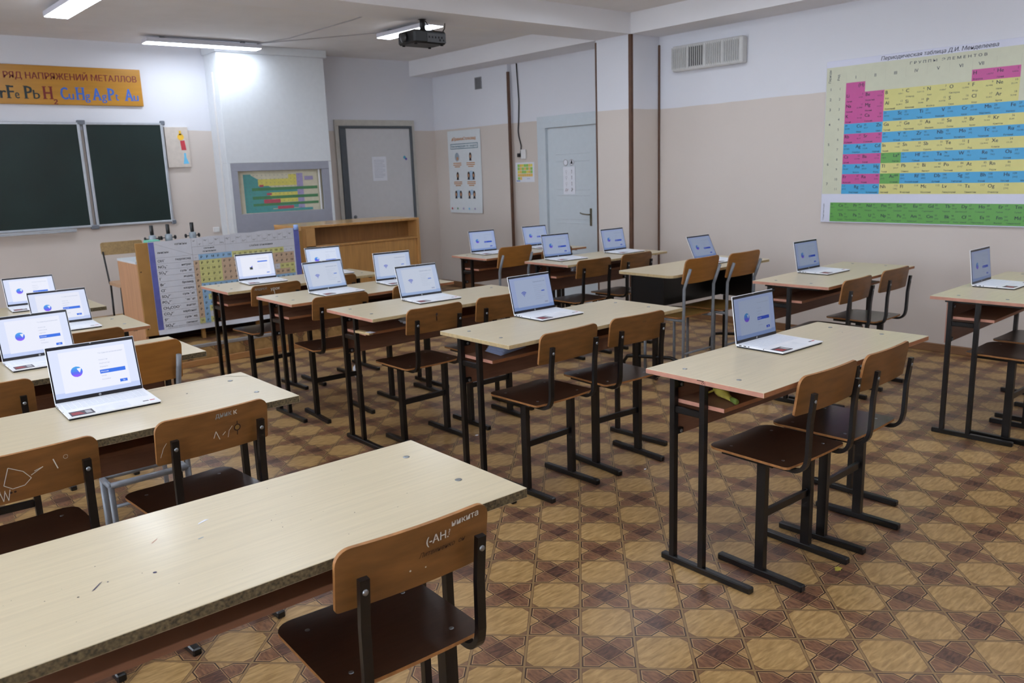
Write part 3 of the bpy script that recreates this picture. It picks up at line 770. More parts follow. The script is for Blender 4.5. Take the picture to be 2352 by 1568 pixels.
for i in range(len(pts)-1):
    for k in range(9): Fc.append((i*9+k, i*9+(k+1) % 9, (i+1)*9+(k+1) % 9, (i+1)*9+k))
Fc.append(tuple(range(9))[::-1]); Fc.append(tuple(45+k for k in range(9)))
mb.add(V, Fc, M_BAN, True); mb.build('skin', t)
MB().tube([(.052, -.017, .0125), (.072, -.022, .0135), (.088, -.026, .0125)], .0105, M_BANG, 8).build('stem', t)
for k, (dx, dy) in enumerate(((-.03, -.03), (-.03, .04))):
    q = MB().add([(0, 0, .03), (dx, dy, .012), (dx*1.5, dy*1.6, .001), (dx*1.2-.02, dy*1.9+.01, .001), (dx*.7-.02, dy*.8+.015, .016), (-.02, .012, .034)], [(0, 1, 2, 3, 4, 5)], M_BAN, True).build('flap', t); q.location = (-.03, 0, 0)
# papers under the centre desk
mb = MB(); bl = mat('bluish_paper', (186, 196, 222), .7, var=.06, scale=60)
for k in range(5):
    a = .05*k; mb.add([tuple(T(2.34+.006*k, 2.93-.004*k, .6507+.009*k) @ R(.2+a, 'Z') @ Vector(v)) for v in ((0, -.05, 0), (.20, -.05, .004), (.20, .05, .014+.003*k), (.1, .05, .03), (0, .045, .012), (0, -.05, .0005), (.20, -.05, .0045), (.20, .05, .0145+.003*k), (.1, .05, .0305), (0, .045, .0125))],
        [(0, 1, 2, 3, 4), (9, 8, 7, 6, 5), (0, 5, 6, 1), (1, 6, 7, 2), (2, 7, 8, 3), (3, 8, 9, 4), (4, 9, 5, 0)], bl)
tag(mb.build('paper_bundle'), 'crumpled bundle of bluish papers on the shelf of the centre desk', 'papers')
lump('crumpled_paper', (2.52, 3.93, .6505), (.05, .03, .02), M_LGREY, 'crumpled grey paper on the shelf of the desk behind the centre one', 'paper', 3)
lump('crumpled_paper', (4.75, 4.80, .6505), (.05, .03, .018), M_PAPER, 'white crumpled paper on the shelf of the desk beside the right pillar', 'paper', 4)
lump('crumpled_paper', (2.93, 5.30, 0), (.03, .03, .05), M_PAPER, 'white crumpled paper on the floor between the two-laptop desks of the middle column', 'paper', 5)
lump('orange_peel', (2.705, 1.377, 0), (.018, .012, .002), M_BAN, 'tiny yellow scrap lying on the open linoleum at lower right', 'scrap', 8)
lump('paper_scrap', (2.992, 2.555, 0), (.008, .005, .002), M_PAPER, 'small white paper speck on the floor by the right chair of the centre desk', 'scrap', 9)
lump('paper_scrap', (2.734, 3.599, 0), (.010, .007, .002), M_PAPER, 'small white paper speck on the floor behind the left end of the centre desk', 'scrap', 10)
t = empty('broken_slat', (2.192, 3.93, .6505), -1.47); tag(t, 'short broken pale wooden slat poking out of a desk shelf', 'slat')
MB().box(0, .13, -.015, .015, 0, .014, mat('raw_wood', (200, 175, 130), .7, var=.15), .003).build('slat_body', t)
MB().box(.10, .15, -.0155, .0155, .0141, .0155, M_PAPER).build('paper_label', t)
# ------------------------------------------------------------------ teaching counters on the podium
M_PLYW = mat('orange_plywood_veneer', (186, 138, 80), .45, 0, .14, 7, (6, 1, .6), coat=.15)
M_PLYI = mat('brown_plywood_veneer', (138, 94, 48), .5, 0, .14, 7, (6, 1, .6))
M_PEACH = mat('peach_board', (196, 148, 110), .55, 0, .1, 6, (1, 4, .5))
M_OCHRE = mat('ochre_board', (168, 124, 66), .55, 0, .1, 8)
t = empty('plywood_counter', (3.41, 7.0, ZPOD)); tag(t, 'tall orange veneer teaching counter with a long open niche under its top', 'counter')
H = 1.05-ZPOD
MB().box(0, 1.30, 0, .58, H-.022, H, M_PLYW, .002, top=mat('glossy_counter_top', (176, 142, 92), .2, var=.08)).build('countertop', t)
MB().box(0, .04, .001, .57, 0, H-.0225, M_PLYW, .001).build('side_panel', t); MB().box(1.27, 1.299, .001, .57, 0, H-.0225, M_PLYW, .001).build('side_panel', t)
MB().box(.041, .135, 0.001, .02, H-.20, H-.0225, mat('light_board', (190, 142, 86), .5)).build('niche_upright', t)
MB().box(.041, 1.269, .001, .17, H-.205, H-.188, M_PLYW, .001).build('niche_floor', t)
MB().box(.041, 1.269, .165, .18, H-.188, H-.0225, M_PLYI).build('niche_back', t)
MB().box(.041, 1.269, .02, .035, 0, H-.2055, M_PLYW, .001).build('front_panel', t)
t = empty('demonstration_table', (1.945, 6.95, ZPOD)); tag(t, 'peach-sided teacher demonstration table with a white worktop, carrying the microscopes', 'table')
MB().box(0, 1.44, .06, .58, .70-.02, .70, mat('white_worktop', (214, 222, 228), .3), .002).build('worktop', t)
MB().box(0, .022, .03, .57, 0, .68, M_PEACH, .001).build('side_panel', t); MB().box(1.418, 1.44, .03, .57, 0, .68, M_PEACH, .001).build('side_panel', t)
MB().box(.0, 1.445, .0, .022, .09, .85, M_OCHRE, .002).build('front_board', t)
MB().box(.46, .49, .03, .06, 0, .679, M_OCHRE, .001).build('leg', t); MB().box(.95, .98, .03, .06, 0, .679, M_OCHRE, .001).build('leg', t)
MB().box(.0225, 1.417, .30, .315, .0, .679, mat('dark_kick_board', (60, 40, 30), .7)).build('back_board', t)
for z in (.15, .62): MB().lathe([(.005, 0), (.005, .002)], M_RUBBER, 8, T(.018, -.0005, z) @ R(PI/2, 'X')).build('screw', t)
# microscopes
M_MICG = mat('grey_enamel', (150, 160, 168), .35, .2); M_MICB = mat('black_enamel', (22, 24, 26), .3)
mic0 = None
for (x, y, lab) in ((2.182, 7.27, 'leftmost of the three school microscopes behind the solubility table'), (2.322, 7.29, 'middle one of the three school microscopes'), (2.538, 7.32, 'rightmost of the three school microscopes, standing apart')):
    if mic0 is None:
        t = mic0 = empty('microscope')
        MB().box(-.035, .035, -.05, .06, 0, .016, M_MICB, .005).build('foot', t)
        MB().tube([(0, .045, .014), (0, .05, .06), (0, .045, .11), (0, .025, .155)], 0, M_MICG, sq=(.028, .022)).build('arm', t)
        MB().box(-.035, .035, -.035, .035, .075, .083, M_MICB, .002).build('stage', t)
        MB().lathe([(.022, .118), (.030, .124), (.030, .178), (.019, .188)], M_MICG, 16, T(0, .005, 0)).build('head', t)
        MB().lathe([(.006, .10), (.011, .108), (.011, .124)], M_BOLT, 12, T(0, .005, 0)).build('objective', t)
        MB().lathe([(.0145, .188), (.0155, .19), (.0155, .266), (.013, .27)], M_MICB, 14, T(0, .005, 0)).build('eyepiece_tube', t)
        for s_ in (-1, 1): MB().lathe([(.004, 0), (.004, .022), (.016, .023), (.019, .029), (.016, .036)], M_MICB, 14, T(s_*.028, .012, .156) @ R(s_*PI/2, 'Y')).build('focus_knob', t)
        o = t
    else: o = dup(mic0)
    o.location = (x, y, ZPOD+.7005); tag(o, lab, 'microscope', 'school microscopes on the demonstration table')
t = MB().box(-.05, .05, -.06, .06, 0, .16, mat('mint_plastic', (110, 190, 165), .5), .004).build('mint_box'); t.location = (2.115, 7.08, ZPOD+.7005); tag(t, 'mint green plastic box beside the leftmost microscope', 'box')
# teacher chair behind the table
t = empty('teacher_chair', (2.16, 7.87, ZPOD)); tag(t, 'teacher chair with a padded sand-brown back and thin dark frame, against the front wall', 'chair')
M_SAND = mat('sand_upholstery', (158, 132, 92), .9, var=.15, scale=60, bump=.5)
MB().slab(.36, .36, .05, .03, mat('peach_seat', (186, 150, 118), .7), None, rings=3, M=T(0, 0, .455)).build('seat', t)
o = MB().slab(.36, .115, .02, .03, M_SAND, None, deform=lambda x, y: -.5*x*x, rings=3, M=R(PI/2, 'X')).build('backrest', t); o.location = (0, .235, .745)
for s_ in (-1, 1):
    MB().tube([(s_*.17, .14, .425), (s_*.17, .17, .44), (s_*.172, .245, .70), (s_*.172, .25, .72)], .008, M_BLACK, 8).build('back_post', t)
    MB().tube([(s_*.17, .14, .425), (s_*.175, .16, 0)], .009, M_BLACK, 8).build('leg', t); MB().tube([(s_*.16, -.14, .425), (s_*.17, -.16, 0)], .009, M_BLACK, 8).build('leg', t)
# solubility table poster on the front board of the demonstration table
M_PWH = mat('glossy_white_sheet', (206, 208, 216), .25, var=.02); M_BLUESTRIP = mat('violet_blue_strip', (98, 104, 176), .5, var=.08)
M_TAN = mat('tan_print', (205, 178, 152), .3); M_YEL = mat('pale_yellow_print', (210, 208, 140), .3); M_LBL = mat('pale_blue_print', (150, 188, 222), .3)
mb = MB(); Y = 6.945
NB = 40
V = []; Fc = []
for i in range(NB+1):
    x = 2.04+(3.357-2.04)*i/NB
    for z, dy in ((.262, -.012-.010*math.sin(i*.35)), (.30, 0), (1.02, 0), (1.022+.028*i/NB+.003*math.sin(i*.9), .0)): V.append((x, Y+dy, z))
for i in range(NB):
    for k in range(3): Fc.append((i*4+k, (i+1)*4+k, (i+1)*4+k+1, i*4+k+1))
n0 = len(V); V += [(x, y+.002, z) for x, y, z in V]; Fc += [tuple(n0+q for q in f[::-1]) for f in Fc]
mb.add(V, Fc, M_PWH, True)
p = Print(mb, (0, Y, 0), (1, 0, 0), (0, 0, 1), .0004)
p.rect(2.041, .30, 2.086, 1.02, M_BLUESTRIP, 1); p.rect(3.305, .30, 3.356, 1.045, M_BLUESTRIP, 1)
M_LINE = mat('grey_rule', (120, 118, 125), .6)
C0, PX, R0, PZ = 2.41, .0477, .866, .0486
rows = ['-PPMPPMHHHHHHHHMH--', 'PPPPPPPPPPPPPPPPPPP', 'PPHMPPPPPPPPPMPPPPM', 'PPPPPPPPPPPPPMP-HHH', 'PPPPPPPPPPPPPMPMPMH', 'PPPPPPPPPPPPPPMPMPP', 'PPMHHPPPHHHPPMHPPHH', 'PPHHHHPPHHHHPMHHPHM', 'PPPPMPPPPHHHPPPPPPP', 'PPHPPHPMPPPHPPMPPHP', 'PP-HHHPPHHHHPPHHHPM', 'HPHHHPHHHHHHPHHMHHH']
ru = {'P': 'Р', 'M': 'М', 'H': 'Н', '-': '–'}
for r, s_ in enumerate(rows):
    for c, ch in enumerate(s_):
        x = C0+PX*c; z = R0-PZ*r
        if r == 0: cm = None if ch == '-' else (M_LBL if 1 <= c <= 6 else M_YEL)
        elif c == 0: cm = M_TAN if r < 11 else M_YEL
        elif r <= 4: cm = M_YEL if c < 5 or (ch == 'H' and c > 14) else (None if ch == '-' else M_TAN)
        else: cm = M_YEL if ch == 'H' else (None if ch == '-' else M_LBL)
        if cm: p.rect(x-PX/2, z-PZ/2, x+PX/2, z+PZ/2, cm, 1)
        p.text(ru[ch], x, z-.009, .027, M_INK, 2, 'c', .03)
an = [('OH', '⁻', 'гидроксид'), ('NO₃', '⁻', 'нитрат'), ('SO₄', '²⁻', 'сульфат'), ('I', '⁻', 'иодид'), ('Br', '⁻', 'бромид'), ('Cl', '⁻', 'хлорид'), ('SO₃', '²⁻', 'сульфит'), ('PO₄', '³⁻', 'фосфат'), ('CH₃COO', '⁻', 'ацетат'), ('CO₃', '²⁻', 'карбонат'), ('S', '²⁻', 'сульфид'), ('SiO₃', '²⁻', 'силикат')]
for r, (a, s_, nm) in enumerate(an):
    z = R0-PZ*r; p.text(a+s_, 2.100, z-.012, .031, M_INK, 2, 'l', .025); p.text(nm, 2.368, z-.006, .025, M_INK, 2, 'r', .02)
    p.rect(2.088, z+PZ/2-.0006, 3.30, z+PZ/2+.0006, M_LINE, 1)
p.text('катионы', 2.30, .985, .025, M_INK, 2, 'c', .01); p.text('анионы', 2.15, .925, .025, M_INK, 2, 'c', .01); p.line([(2.09, 1.005), (2.385, .893)], .0012, M_LINE)
p.rect(2.386, .32, 2.3875, 1.025, M_LINE, 1); p.rect(2.386, .955, 3.30, .9565, M_LINE, 1); p.rect(2.67, .89, 2.671, 1.025, M_LINE, 1)
p.text('сильные', 2.53, .932, .022, M_INK, 2, 'c', .02); p.text('основания', 2.53, .906, .022, M_INK, 2, 'c', .02); p.text('слабые основания', 2.99, .918, .024, M_INK, 2, 'c', .02)
for c, s_ in enumerate(['H⁺', 'K⁺', 'Na⁺', 'Ca²⁺', 'Ba²⁺', 'NH₄⁺', 'Mg²⁺', 'Al³⁺', 'Mn²⁺', 'Zn²⁺', 'Cr³⁺', 'Fe²⁺', 'Fe³⁺', 'Cu²⁺', 'Ni²⁺', 'Pb²⁺', 'Sn²⁺', 'Hg²⁺', 'Ag⁺']):
    x = C0+PX*c; p.text(s_, x, .998 if c % 2 == 0 else .968, .018, M_INK, 2, 'c'); p.rect(x+PX/2, .957, x+PX/2+.001, 1.02, M_LINE, 1)
for k in range(3): p.text('Р растворимые вещества, М малорастворимые, Н нерастворимые' if k < 2 else 'вещество разлагается водой или не существует', 2.12, .312-.012*k, .011, M_LINE, 1)
MB().tube
o = mb.build('solubility_table'); tag(o, 'wide white solubility chart with violet side strips hanging on the teacher table front', 'poster')
t = MB().tube([(3.332, Y-.004, 1.03), (3.332, Y-.004, 1.075)], .021, mat('light_blue_cap', (150, 180, 235), .5), 12).build('blue_cap'); t.parent = o; t.matrix_parent_inverse = o.matrix_world.inverted()
# ------------------------------------------------------------------ front wall
M_BOARDG = mat('green_chalkboard', (14, 36, 34), .45, var=.2, scale=3)
M_ALU = mat('aluminium_frame', (196, 202, 210), .35, .5); M_CORN = mat('grey_corner_plastic', (110, 116, 126), .5)
t = empty('chalkboard', (0, YF-.03, 0)); tag(t, 'dark green folding chalkboard in an aluminium frame on the front wall', 'chalkboard')
def panel(x0, x1, z0=1.075, z1=2.092, dy=0):
    q = MB().box(x0, x1, dy-.004, dy+.018, z0, z1, M_BOARDG).build('writing_panel', t)
    f = MB()
    f.box(x0+.0262, x1-.0262, dy-.012, dy+.02, z0, z0+.022, M_ALU, .003).box(x0+.0262, x1-.0262, dy-.012, dy+.02, z1-.022, z1, M_ALU, .003).box(x0, x0+.026, dy-.012, dy+.02, z0, z1, M_ALU, .003).box(x1-.026, x1, dy-.012, dy+.02, z0, z1, M_ALU, .003)
    f.build('panel_frame', q)
    for (x, z) in ((x0, z0), (x0, z1), (x1, z0), (x1, z1)): MB().box(x-.022, x+.022, dy-.015, dy+.02, z-.022, z+.022, M_CORN, .006).build('corner_cap', q)
panel(.42, 2.155); panel(2.185, 2.945); panel(-.37, .395)
MB().box(.5, 1.98, -.09, -.012, 1.045, 1.06, M_ALU, .004).box(.5, 1.98, -.09, -.084, 1.06, 1.075, M_ALU, .002).build('chalk_tray', t)
# sign
M_SIGN = mat('varnished_orange_board', (186, 132, 44), .35, 0, .1, 4, (.4, 1, 8)); M_MAR = mat('maroon_letter_paint', (120, 38, 34), .5); M_BLUL = mat('blue_letter_paint', (58, 104, 190), .5); M_DKL = mat('dark_green_letter_paint', (34, 48, 50), .5)
mb = MB().box(.35, 2.785, YF-.028, YF-.002, 2.255, 2.612, M_SIGN, .003)
p = Print(mb, (0, YF-.028, 0), (1, 0, 0), (0, 0, 1), .0008)
p.text('РЯД НАПРЯЖЕНИЙ МЕТАЛЛОВ', 1.572, 2.487, .082, M_MAR, 1, 'l', .03, fit=1.17)
def elem(big, small, x, mt, fitb, fits=None, drop=0):
    p.text(big, x, 2.306, .165, mt, 1, 'l', .035, fit=fitb)
    q = {'F': [(0, 0), (0, 1)], 'P': [(0, 0), (0, 1)], 'H': [(0, 0), (0, 1), (1, 0), (1, 1)], 'A': [(0, 0), (1, 0)]}.get(big, [])
    for i, j in q:
        cx = x+.008+i*(fitb-.016); zz = 2.3085 if j == 0 else 2.4185
        p.rect(cx-.018, zz-.0035, cx+.018, zz+.0035, mt, 1.5)
    if small: p.text(small, x+fitb+.008, 2.306-drop, .118, mt, 1, 'l', .02, fit=fits)
elem('F', 'e', 1.585, M_DKL, .05, .036); elem('P', 'b', 1.727, M_DKL, .06, .055); elem('H', '₂', 1.885, M_MAR, .07, .032, .03)
elem('C', 'u', 2.031, M_BLUL, .06, .045); elem('H', 'g', 2.17, M_BLUL, .065, .045); elem('A', 'g', 2.317, M_BLUL, .07, .045); elem('P', 't', 2.458, M_BLUL, .055, .03); elem('A', 'u', 2.617, M_BLUL, .07, .046)
for s_, x in (('Cr', 1.415), ('Zn', 1.26), ('Mn', 1.09), ('Al', .96), ('Mg', .79), ('Na', .64)): p.text(s_, x, 2.306, .15, M_DKL, 1, 'l', .03)
tag(mb.build('metals_sign'), 'long orange varnished board with painted metal symbols above the chalkboard', 'sign')
# card with coloured flasks
mb = MB().box(2.96, 3.20, YF-.025, YF-.001, 1.638, 2.052, mat('beige_card', (206, 196, 186), .6), .002)
p = Print(mb, (0, YF-.025, 0), (1, 0, 0), (0, 0, 1), .0008); yl = mat('yellow_paper', (240, 190, 60), .6); rd = mat('red_paper', (196, 62, 74), .6); bu = mat('sky_blue_paper', (110, 196, 236), .6)
p.disc(3.118, 1.950, .034, yl); p.rect(3.104, 1.97, 3.128, 2.015, yl)
p.poly([(3.115, 1.815), (3.165, 1.815), (3.155, 1.915), (3.108, 1.912)], rd); p.poly([(3.120, 1.672), (3.180, 1.674), (3.155, 1.74), (3.155, 1.785), (3.135, 1.785), (3.133, 1.74)], bu)
tag(mb.build('flask_card'), 'beige card with yellow, red and blue paper flasks right of the chalkboard', 'card')
# fume hood shaft
M_SHAFT = mat('white_shaft_paint', (218, 222, 226), .7, var=.02); M_HOODG = mat('grey_hood_frame', (158, 160, 172), .5, var=.03)
t = empty('fume_hood', (3.46, 8.70, ZPOD)); tag(t, 'tall white boxed fume hood with a grey window frame on the front wall', 'fume hood'); zz = -ZPOD
MB().box(0, 1.225, 0, .348, 1.66+zz, 2.79+zz, M_SHAFT, .003).build('shaft', t)
MB().box(-.02, 1.25, -.035, .348, 2.79+zz, 2.868+zz, M_SHAFT, .002).build('header', t)
MB().box(.0, .035, .0, .348, 0, 1.659+zz, M_SHAFT, .002).build('side_panel', t); MB().box(1.19, 1.225, 0, .348, 0, 1.659+zz, M_SHAFT, .002).build('side_panel', t)
f = MB().box(.036, 1.189, 0, .02, 1.575+zz, 1.659+zz, M_HOODG, .002).box(.036, .105, 0, .02, 1.12+zz, 1.5745+zz, M_HOODG).box(1.10, 1.189, 0, .02, 1.12+zz, 1.5745+zz, M_HOODG).box(.036, 1.189, 0, .02, .86+zz, 1.1195+zz, M_HOODG, .002)
f.build('window_frame', t)
MB().box(.036, 1.189, .003, .02, 0, .859+zz, M_HOODG).build('lower_door', t)
MB().box(1.06, 1.075, .01, .028, 1.121+zz, 1.574+zz, M_WHITEPNT, .002).build('sash_bar', t)
MB().box(-.012, -.0005, .13, .16, 0, 2.6+zz, M_WHITEPNT, .002).build('corner_strip', t)
mb = MB().box(.09, 1.14, .05, .054, 1.09+zz, 1.585+zz, mat('cream_sheet', (214, 208, 184), .5))
p = Print(mb, (.10, .05, 1.115+zz), (1, 0, 0), (0, 0, 1), .0008); W_, H_ = .97, .46
teal = mat('teal_print', (90, 160, 158), .5); yel = mat('yellow_print', (222, 212, 110), .5); grn = mat('green_print', (84, 140, 96), .5); pnk = mat('rose_print', (196, 88, 104), .5); lil = mat('lilac_print', (168, 158, 196), .5)
LY = [1.0]
def pr(u0, v0, u1, v1, m_): LY[0] += .25; p.rect(W_*u0, H_*(1-v1), W_*u1, H_*(1-v0), m_, LY[0])
pr(.08, .08, .17, .98, teal); p.poly([(W_*.17, H_*.02), (W_*.40, H_*.02), (W_*.40, H_*.60), (W_*.17, H_*.9)], teal, 1.1)
pr(.25, .20, .72, .36, yel); pr(.62, .10, .72, .2, yel); pr(.72, .08, .80, .95, lil); pr(.17, .40, .98, .47, grn); pr(.17, .47, .72, .52, teal); pr(.38, .52, .72, .60, yel); pr(.17, .60, .98, .67, grn); pr(.45, .67, .72, .76, yel); pr(.30, .68, .50, .77, pnk); pr(.17, .77, .98, .83, grn); pr(.17, .83, .72, .90, teal); pr(.46, .85, .66, .92, pnk); pr(.17, .92, .90, .98, teal); pr(.34, .53, .40, .58, pnk); pr(.82, .16, .93, .25, lil); pr(.26, .33, .31, .38, pnk)
for r in range(10):
    for c in range(14): p.text('%s' % random.choice(['Li', 'Na', 'K', 'Fe', 'Cu', 'Zn', 'Ag', 'Pb', 'Br', 'Cl', 'Hg', 'Au']), W_*(.09+.05*c), H_*(.88-.088*r), .014, M_LINE, 7)
mb.build('window_chart', t)
# front door
M_DFR = mat('dark_grey_steel_frame', (84, 90, 96), .5); M_DLEAF = mat('pale_grey_door', (206, 205, 207), .55, var=.02); M_CAS = mat('casing_cream', (196, 192, 184), .6)
d = struct('door_1', MB().box(5.075, 6.0, YF-.03, YF-.004, 0, 2.045, M_DLEAF, .003))
MB().box(4.94, 4.99, YF-.035, YF-.001, 0, 2.0745, M_CAS, .003).box(6.03, 6.075, YF-.035, YF-.001, 0, 2.0745, M_CAS, .003).box(4.94, 6.075, YF-.035, YF-.001, 2.075, 2.146, M_CAS, .003).build('casing', d)
MB().box(4.991, 5.074, YF-.05, YF-.001, 0, 2.0455, M_DFR, .003).box(6.001, 6.029, YF-.05, YF-.001, 0, 2.0455, M_DFR, .003).box(4.991, 6.029, YF-.05, YF-.001, 2.046, 2.0745, M_DFR, .003).build('door_frame', d)
MB().lathe([(.02, 0), (.02, .01), (.008, .012), (.008, .04)], M_BOLT, 14, T(5.13, YF-.03, .985) @ R(PI/2, 'X')).build('door_handle', d)
mb = MB().box(5.42, 5.625, YF-.033, YF-.0305, 1.41, 1.705, M_PAPER)
p = Print(mb, (5.42, YF-.033, 1.41), (1, 0, 0), (0, 0, 1), .0005)
for k in range(12): p.rect(.025, .04+.019*k, .18-.03*(k % 3 == 0), .044+.019*k, mat('faint_text_line', (170, 172, 190), .7), 1)
tag(mb.build('notice_sheet'), 'white typed sheet taped to the grey door of the front wall', 'notice')
mb = MB().box(5.88, 5.94, YF-.033, YF-.0305, 1.65, 1.71, M_DLEAF); p = Print(mb, (5.88, YF-.033, 1.65), (1, 0, 0), (0, 0, 1), .0005)
p.disc(.02, .04, .02, mat('teal_sticker', (80, 160, 185), .5)); p.disc(.042, .02, .016, mat('violet_sticker', (92, 80, 170), .5), 2); tag(mb.build('door_sticker'), 'small teal and violet sticker near the edge of the front door', 'sticker')
tag(MB().box(3.36, 3.425, YF-.035, YF-.001, .93, .985, M_WHITEPNT, .005).build('wall_socket'), 'white wall socket left of the fume hood', 'socket')
# ------------------------------------------------------------------ right wall
M_DBLUE = mat('pale_blue_door_paint', (202, 210, 216), .5, var=.02)
d = struct('door_2', MB().box(XR-.022, XR-.004, 6.125, 6.935, 0, 1.925, M_DBLUE, .003))
mb = MB()
for z in (1.64, 1.56, 1.25, 1.19, .93, .885, .55, .50): mb.box(XR-.026, XR-.0215, 6.28, 6.80, z-.007, z+.007, M_DBLUE, .003)
mb.build('embossed_moulding', d)
MB().box(XR-.055, XR-.001, 6.936, 7.02, 0, 1.9295, M_DBLUE, .002).box(XR-.055, XR-.001, 6.04, 6.124, 0, 1.9295, M_DBLUE, .002).box(XR-.055, XR-.001, 6.04, 7.02, 1.93, 2.0, M_DBLUE, .002).build('door_frame', d)
MB().box(XR-.02, XR-.001, 7.021, 7.11, 0, 2.0005, M_DBLUE, .002).box(XR-.02, XR-.001, 6.0, 7.11, 2.001, 2.06, M_DBLUE, .002).build('casing', d)
mh = MB().box(XR-.03, XR-.022, 6.255, 6.285, .86, 1.05, mat('brushed_brass_plate', (120, 112, 92), .35, .8), .003); h_ = mh.build('door_handle', d)
MB().tube([(XR-.03, 6.27, .985), (XR-.06, 6.27, .985), (XR-.065, 6.29, .985), (XR-.065, 6.36, .99), (XR-.06, 6.40, 1.0)], .007, MATS['brushed_brass_plate'], 8).build('lever', h_)
mb = MB().box(XR-.0285, XR-.0265, 6.50, 6.685, 1.20, 1.50, M_PAPER); p = Print(mb, (XR-.0285, 6.685, 1.20), (0, -1, 0), (0, 0, 1), .0005)
gy = mat('grey_figure_print', (120, 112, 124), .7)
for k in range(4):
    p.arc(.05, .25-.065*k, .012, 0, 6.28, .002, gy); p.line([(.05, .24-.065*k), (.05, .215-.065*k)], .003, gy); p.disc(.135, .26-.065*k, .006, gy); p.line([(.135, .255-.065*k), (.135, .225-.065*k)], .006, gy)
p.line([(.03, .03), (.045, .06)], .005, MATS['maroon_letter_paint']); p.line([(.06, .035), (.075, .06)], .005, MATS['maroon_letter_paint']); p.line([(.125, .035), (.15, .06)], .006, M_STK)
for k in range(2): p.arc(.04+.095*k, .345, .032, 0, 6.283, .004, mat('brown_ring_print', (120, 96, 92), .7)); 
p.poly([(.115, .33), (.155, .33), (.138, .372), (.132, .372)], M_INK, 2)
for k in range(2): p.disc(.04+.095*k, .345, .030, M_PAPER, 1)
tag(mb.build('safety_sheet'), 'white sheet of small pictograms with two round signs, taped to the white side door', 'notice')
# face-mask poster, slightly curling at the bottom
mb = MB(); V = []; Fc = []; n = 16
for i in range(n+1):
    z = .968+(1.995-.968)*i/n; c_ = -.018*max(0, 1-i/5.)**1.5
    V += [(XS-.004+c_, 8.775-.02*(i/n == 0), z), (XS-.004+c_*.7-.004, 8.092, z)]
for i in range(n): Fc.append((2*i, 2*i+1, 2*i+3, 2*i+2))
n0 = len(V); V += [(x+.001, y, z) for x, y, z in V]; Fc += [tuple(n0+q for q in f[::-1]) for f in Fc]
mb.add(V, Fc, mat('pale_blue_poster', (220, 225, 228), .4, var=.02))
p = Print(mb, (XS-.0045, 8.775, .968), (0, -1, 0), (0, 0, 1), .0012)
org = mat('orange_print', (200, 132, 60), .6); dkb = mat('slate_blue_print', (88, 128, 146), .6); skin = mat('skin_print', (196, 146, 112), .6); hair = mat('hair_print', (52, 38, 32), .6)
p.text('#ПравилаСтопковид', .34, .905, .055, org, 4, 'c', .02, fit=.50, shear=.2); p.rect(.06, .80, .63, .865, dkb, 4); p.rect(.068, .808, .622, .857, MATS['pale_blue_poster'], 5); p.text('Рекомендации по защите', .345, .82, .04, dkb, 6, 'c', .03, fit=.53)
for r in range(3):
    for c in range(2):
        cx = .19+.28*c; cz = .70-.235*r
        if r == 0 and c == 0: p.disc(cx, cz, .045, mat('pale_ring_print', (160, 176, 190), .6), 4, ry=.055); p.disc(cx+.01, cz-.02, .022, skin, 5)
        else:
            two = (r, c) in ((1, 1), (2, 0), (2, 1))
            if two: p.disc(cx, cz, .06, mat('pale_sky_print', (176, 200, 222), .6), 4)
            for q in ((-.05, .05) if two else (0,)):
                p.disc(cx+q, cz+.005, .024, hair, 5, ry=.045); p.disc(cx+q, cz+.002, .015, skin, 6, ry=.022); p.poly([(cx+q-.024, cz-.05), (cx+q+.024, cz-.05), (cx+q+.016, cz-.024), (cx+q-.016, cz-.024)], M_STK, 6)
        for k in range(3): p.rect(cx-.085+.03*(k == 2), cz-.082-.022*k, cx+.085-.03*(k == 2), cz-.072-.022*k, org, 4)
for k in range(2): p.rect(.06+.1*k, .135-.018*k, .60-.1*k, .142-.018*k, dkb, 4)
for k, m_ in enumerate((MATS['red_paper'], MATS['green_print'], lil, MATS['sky_blue_paper'], lil)): p.disc(.08+.12*k, .055, .014, m_, 30)
tag(mb.build('mask_poster'), 'tall pale blue health poster with rows of masked faces by the far corner', 'poster')
# small coloured element chart, grille, cable and socket
mb = MB().box(XR-.003, XR-.001, 7.192, 7.525, 1.340, 1.567, M_PAPER); p = Print(mb, (XR-.003, 7.525, 1.34), (0, -1, 0), (0, 0, 1), .0006)
for r in range(5):
    for c in range(7 if r < 4 else 2): p.rect(.04+.038*c, .175-.037*r, .076+.038*c, .207-.037*r, [mat('lime_cell', (150, 200, 90), .6), mat('amber_cell', (232, 190, 96), .6), mat('yellow_cell', (228, 214, 90), .6), MATS['lime_cell']][(r*3+c*5+(c*r)) % 4], 1)
p.text('группы', .20, .035, .016, MATS['blue_letter_paint'], 1); p.rect(.015, .01, .08, .02, MATS['blue_letter_paint'], 1)
tag(mb.build('small_element_chart'), 'small sheet with a green and yellow cell grid below the wall socket', 'poster')
t = empty('vent_grille', (XS-.012, 8.09, 2.525)); tag(t, 'small square grey ventilation grille high on the far right wall', 'grille')
MB().box(0, .0118, -.065, .065, -.07, .07, mat('grey_grille', (140, 140, 144), .6), .002).build('plate', t)
mb = MB()
for k in range(9):
    for j in range(8): mb.box(-.0016, .0, -.054+.0135*j, -.047+.0135*j, -.060+.0135*k, -.0535+.0135*k, M_RUBBER)
mb.build('perforation', t)
t = empty('hanging_cable', (XR-.012, 7.42, 1.66)); tag(t, 'dark cable hanging down the wall from the beam to the socket by the side door', 'cable')
MB().tube([(0, 0, .0), (0, -.015, .05), (0, -.02, .10), (0, .015, .20), (0, .025, .27), (0, .01, .40), (0, -.005, .6), (0, .01, .85), (0, .02, 1.022)], .0065, M_RUBBER, 8).build('wire', t)
MB().tube([(-.02, .0, -.03), (-.02, .0, .012)], .022, M_RUBBER, 12).build('plug', t)
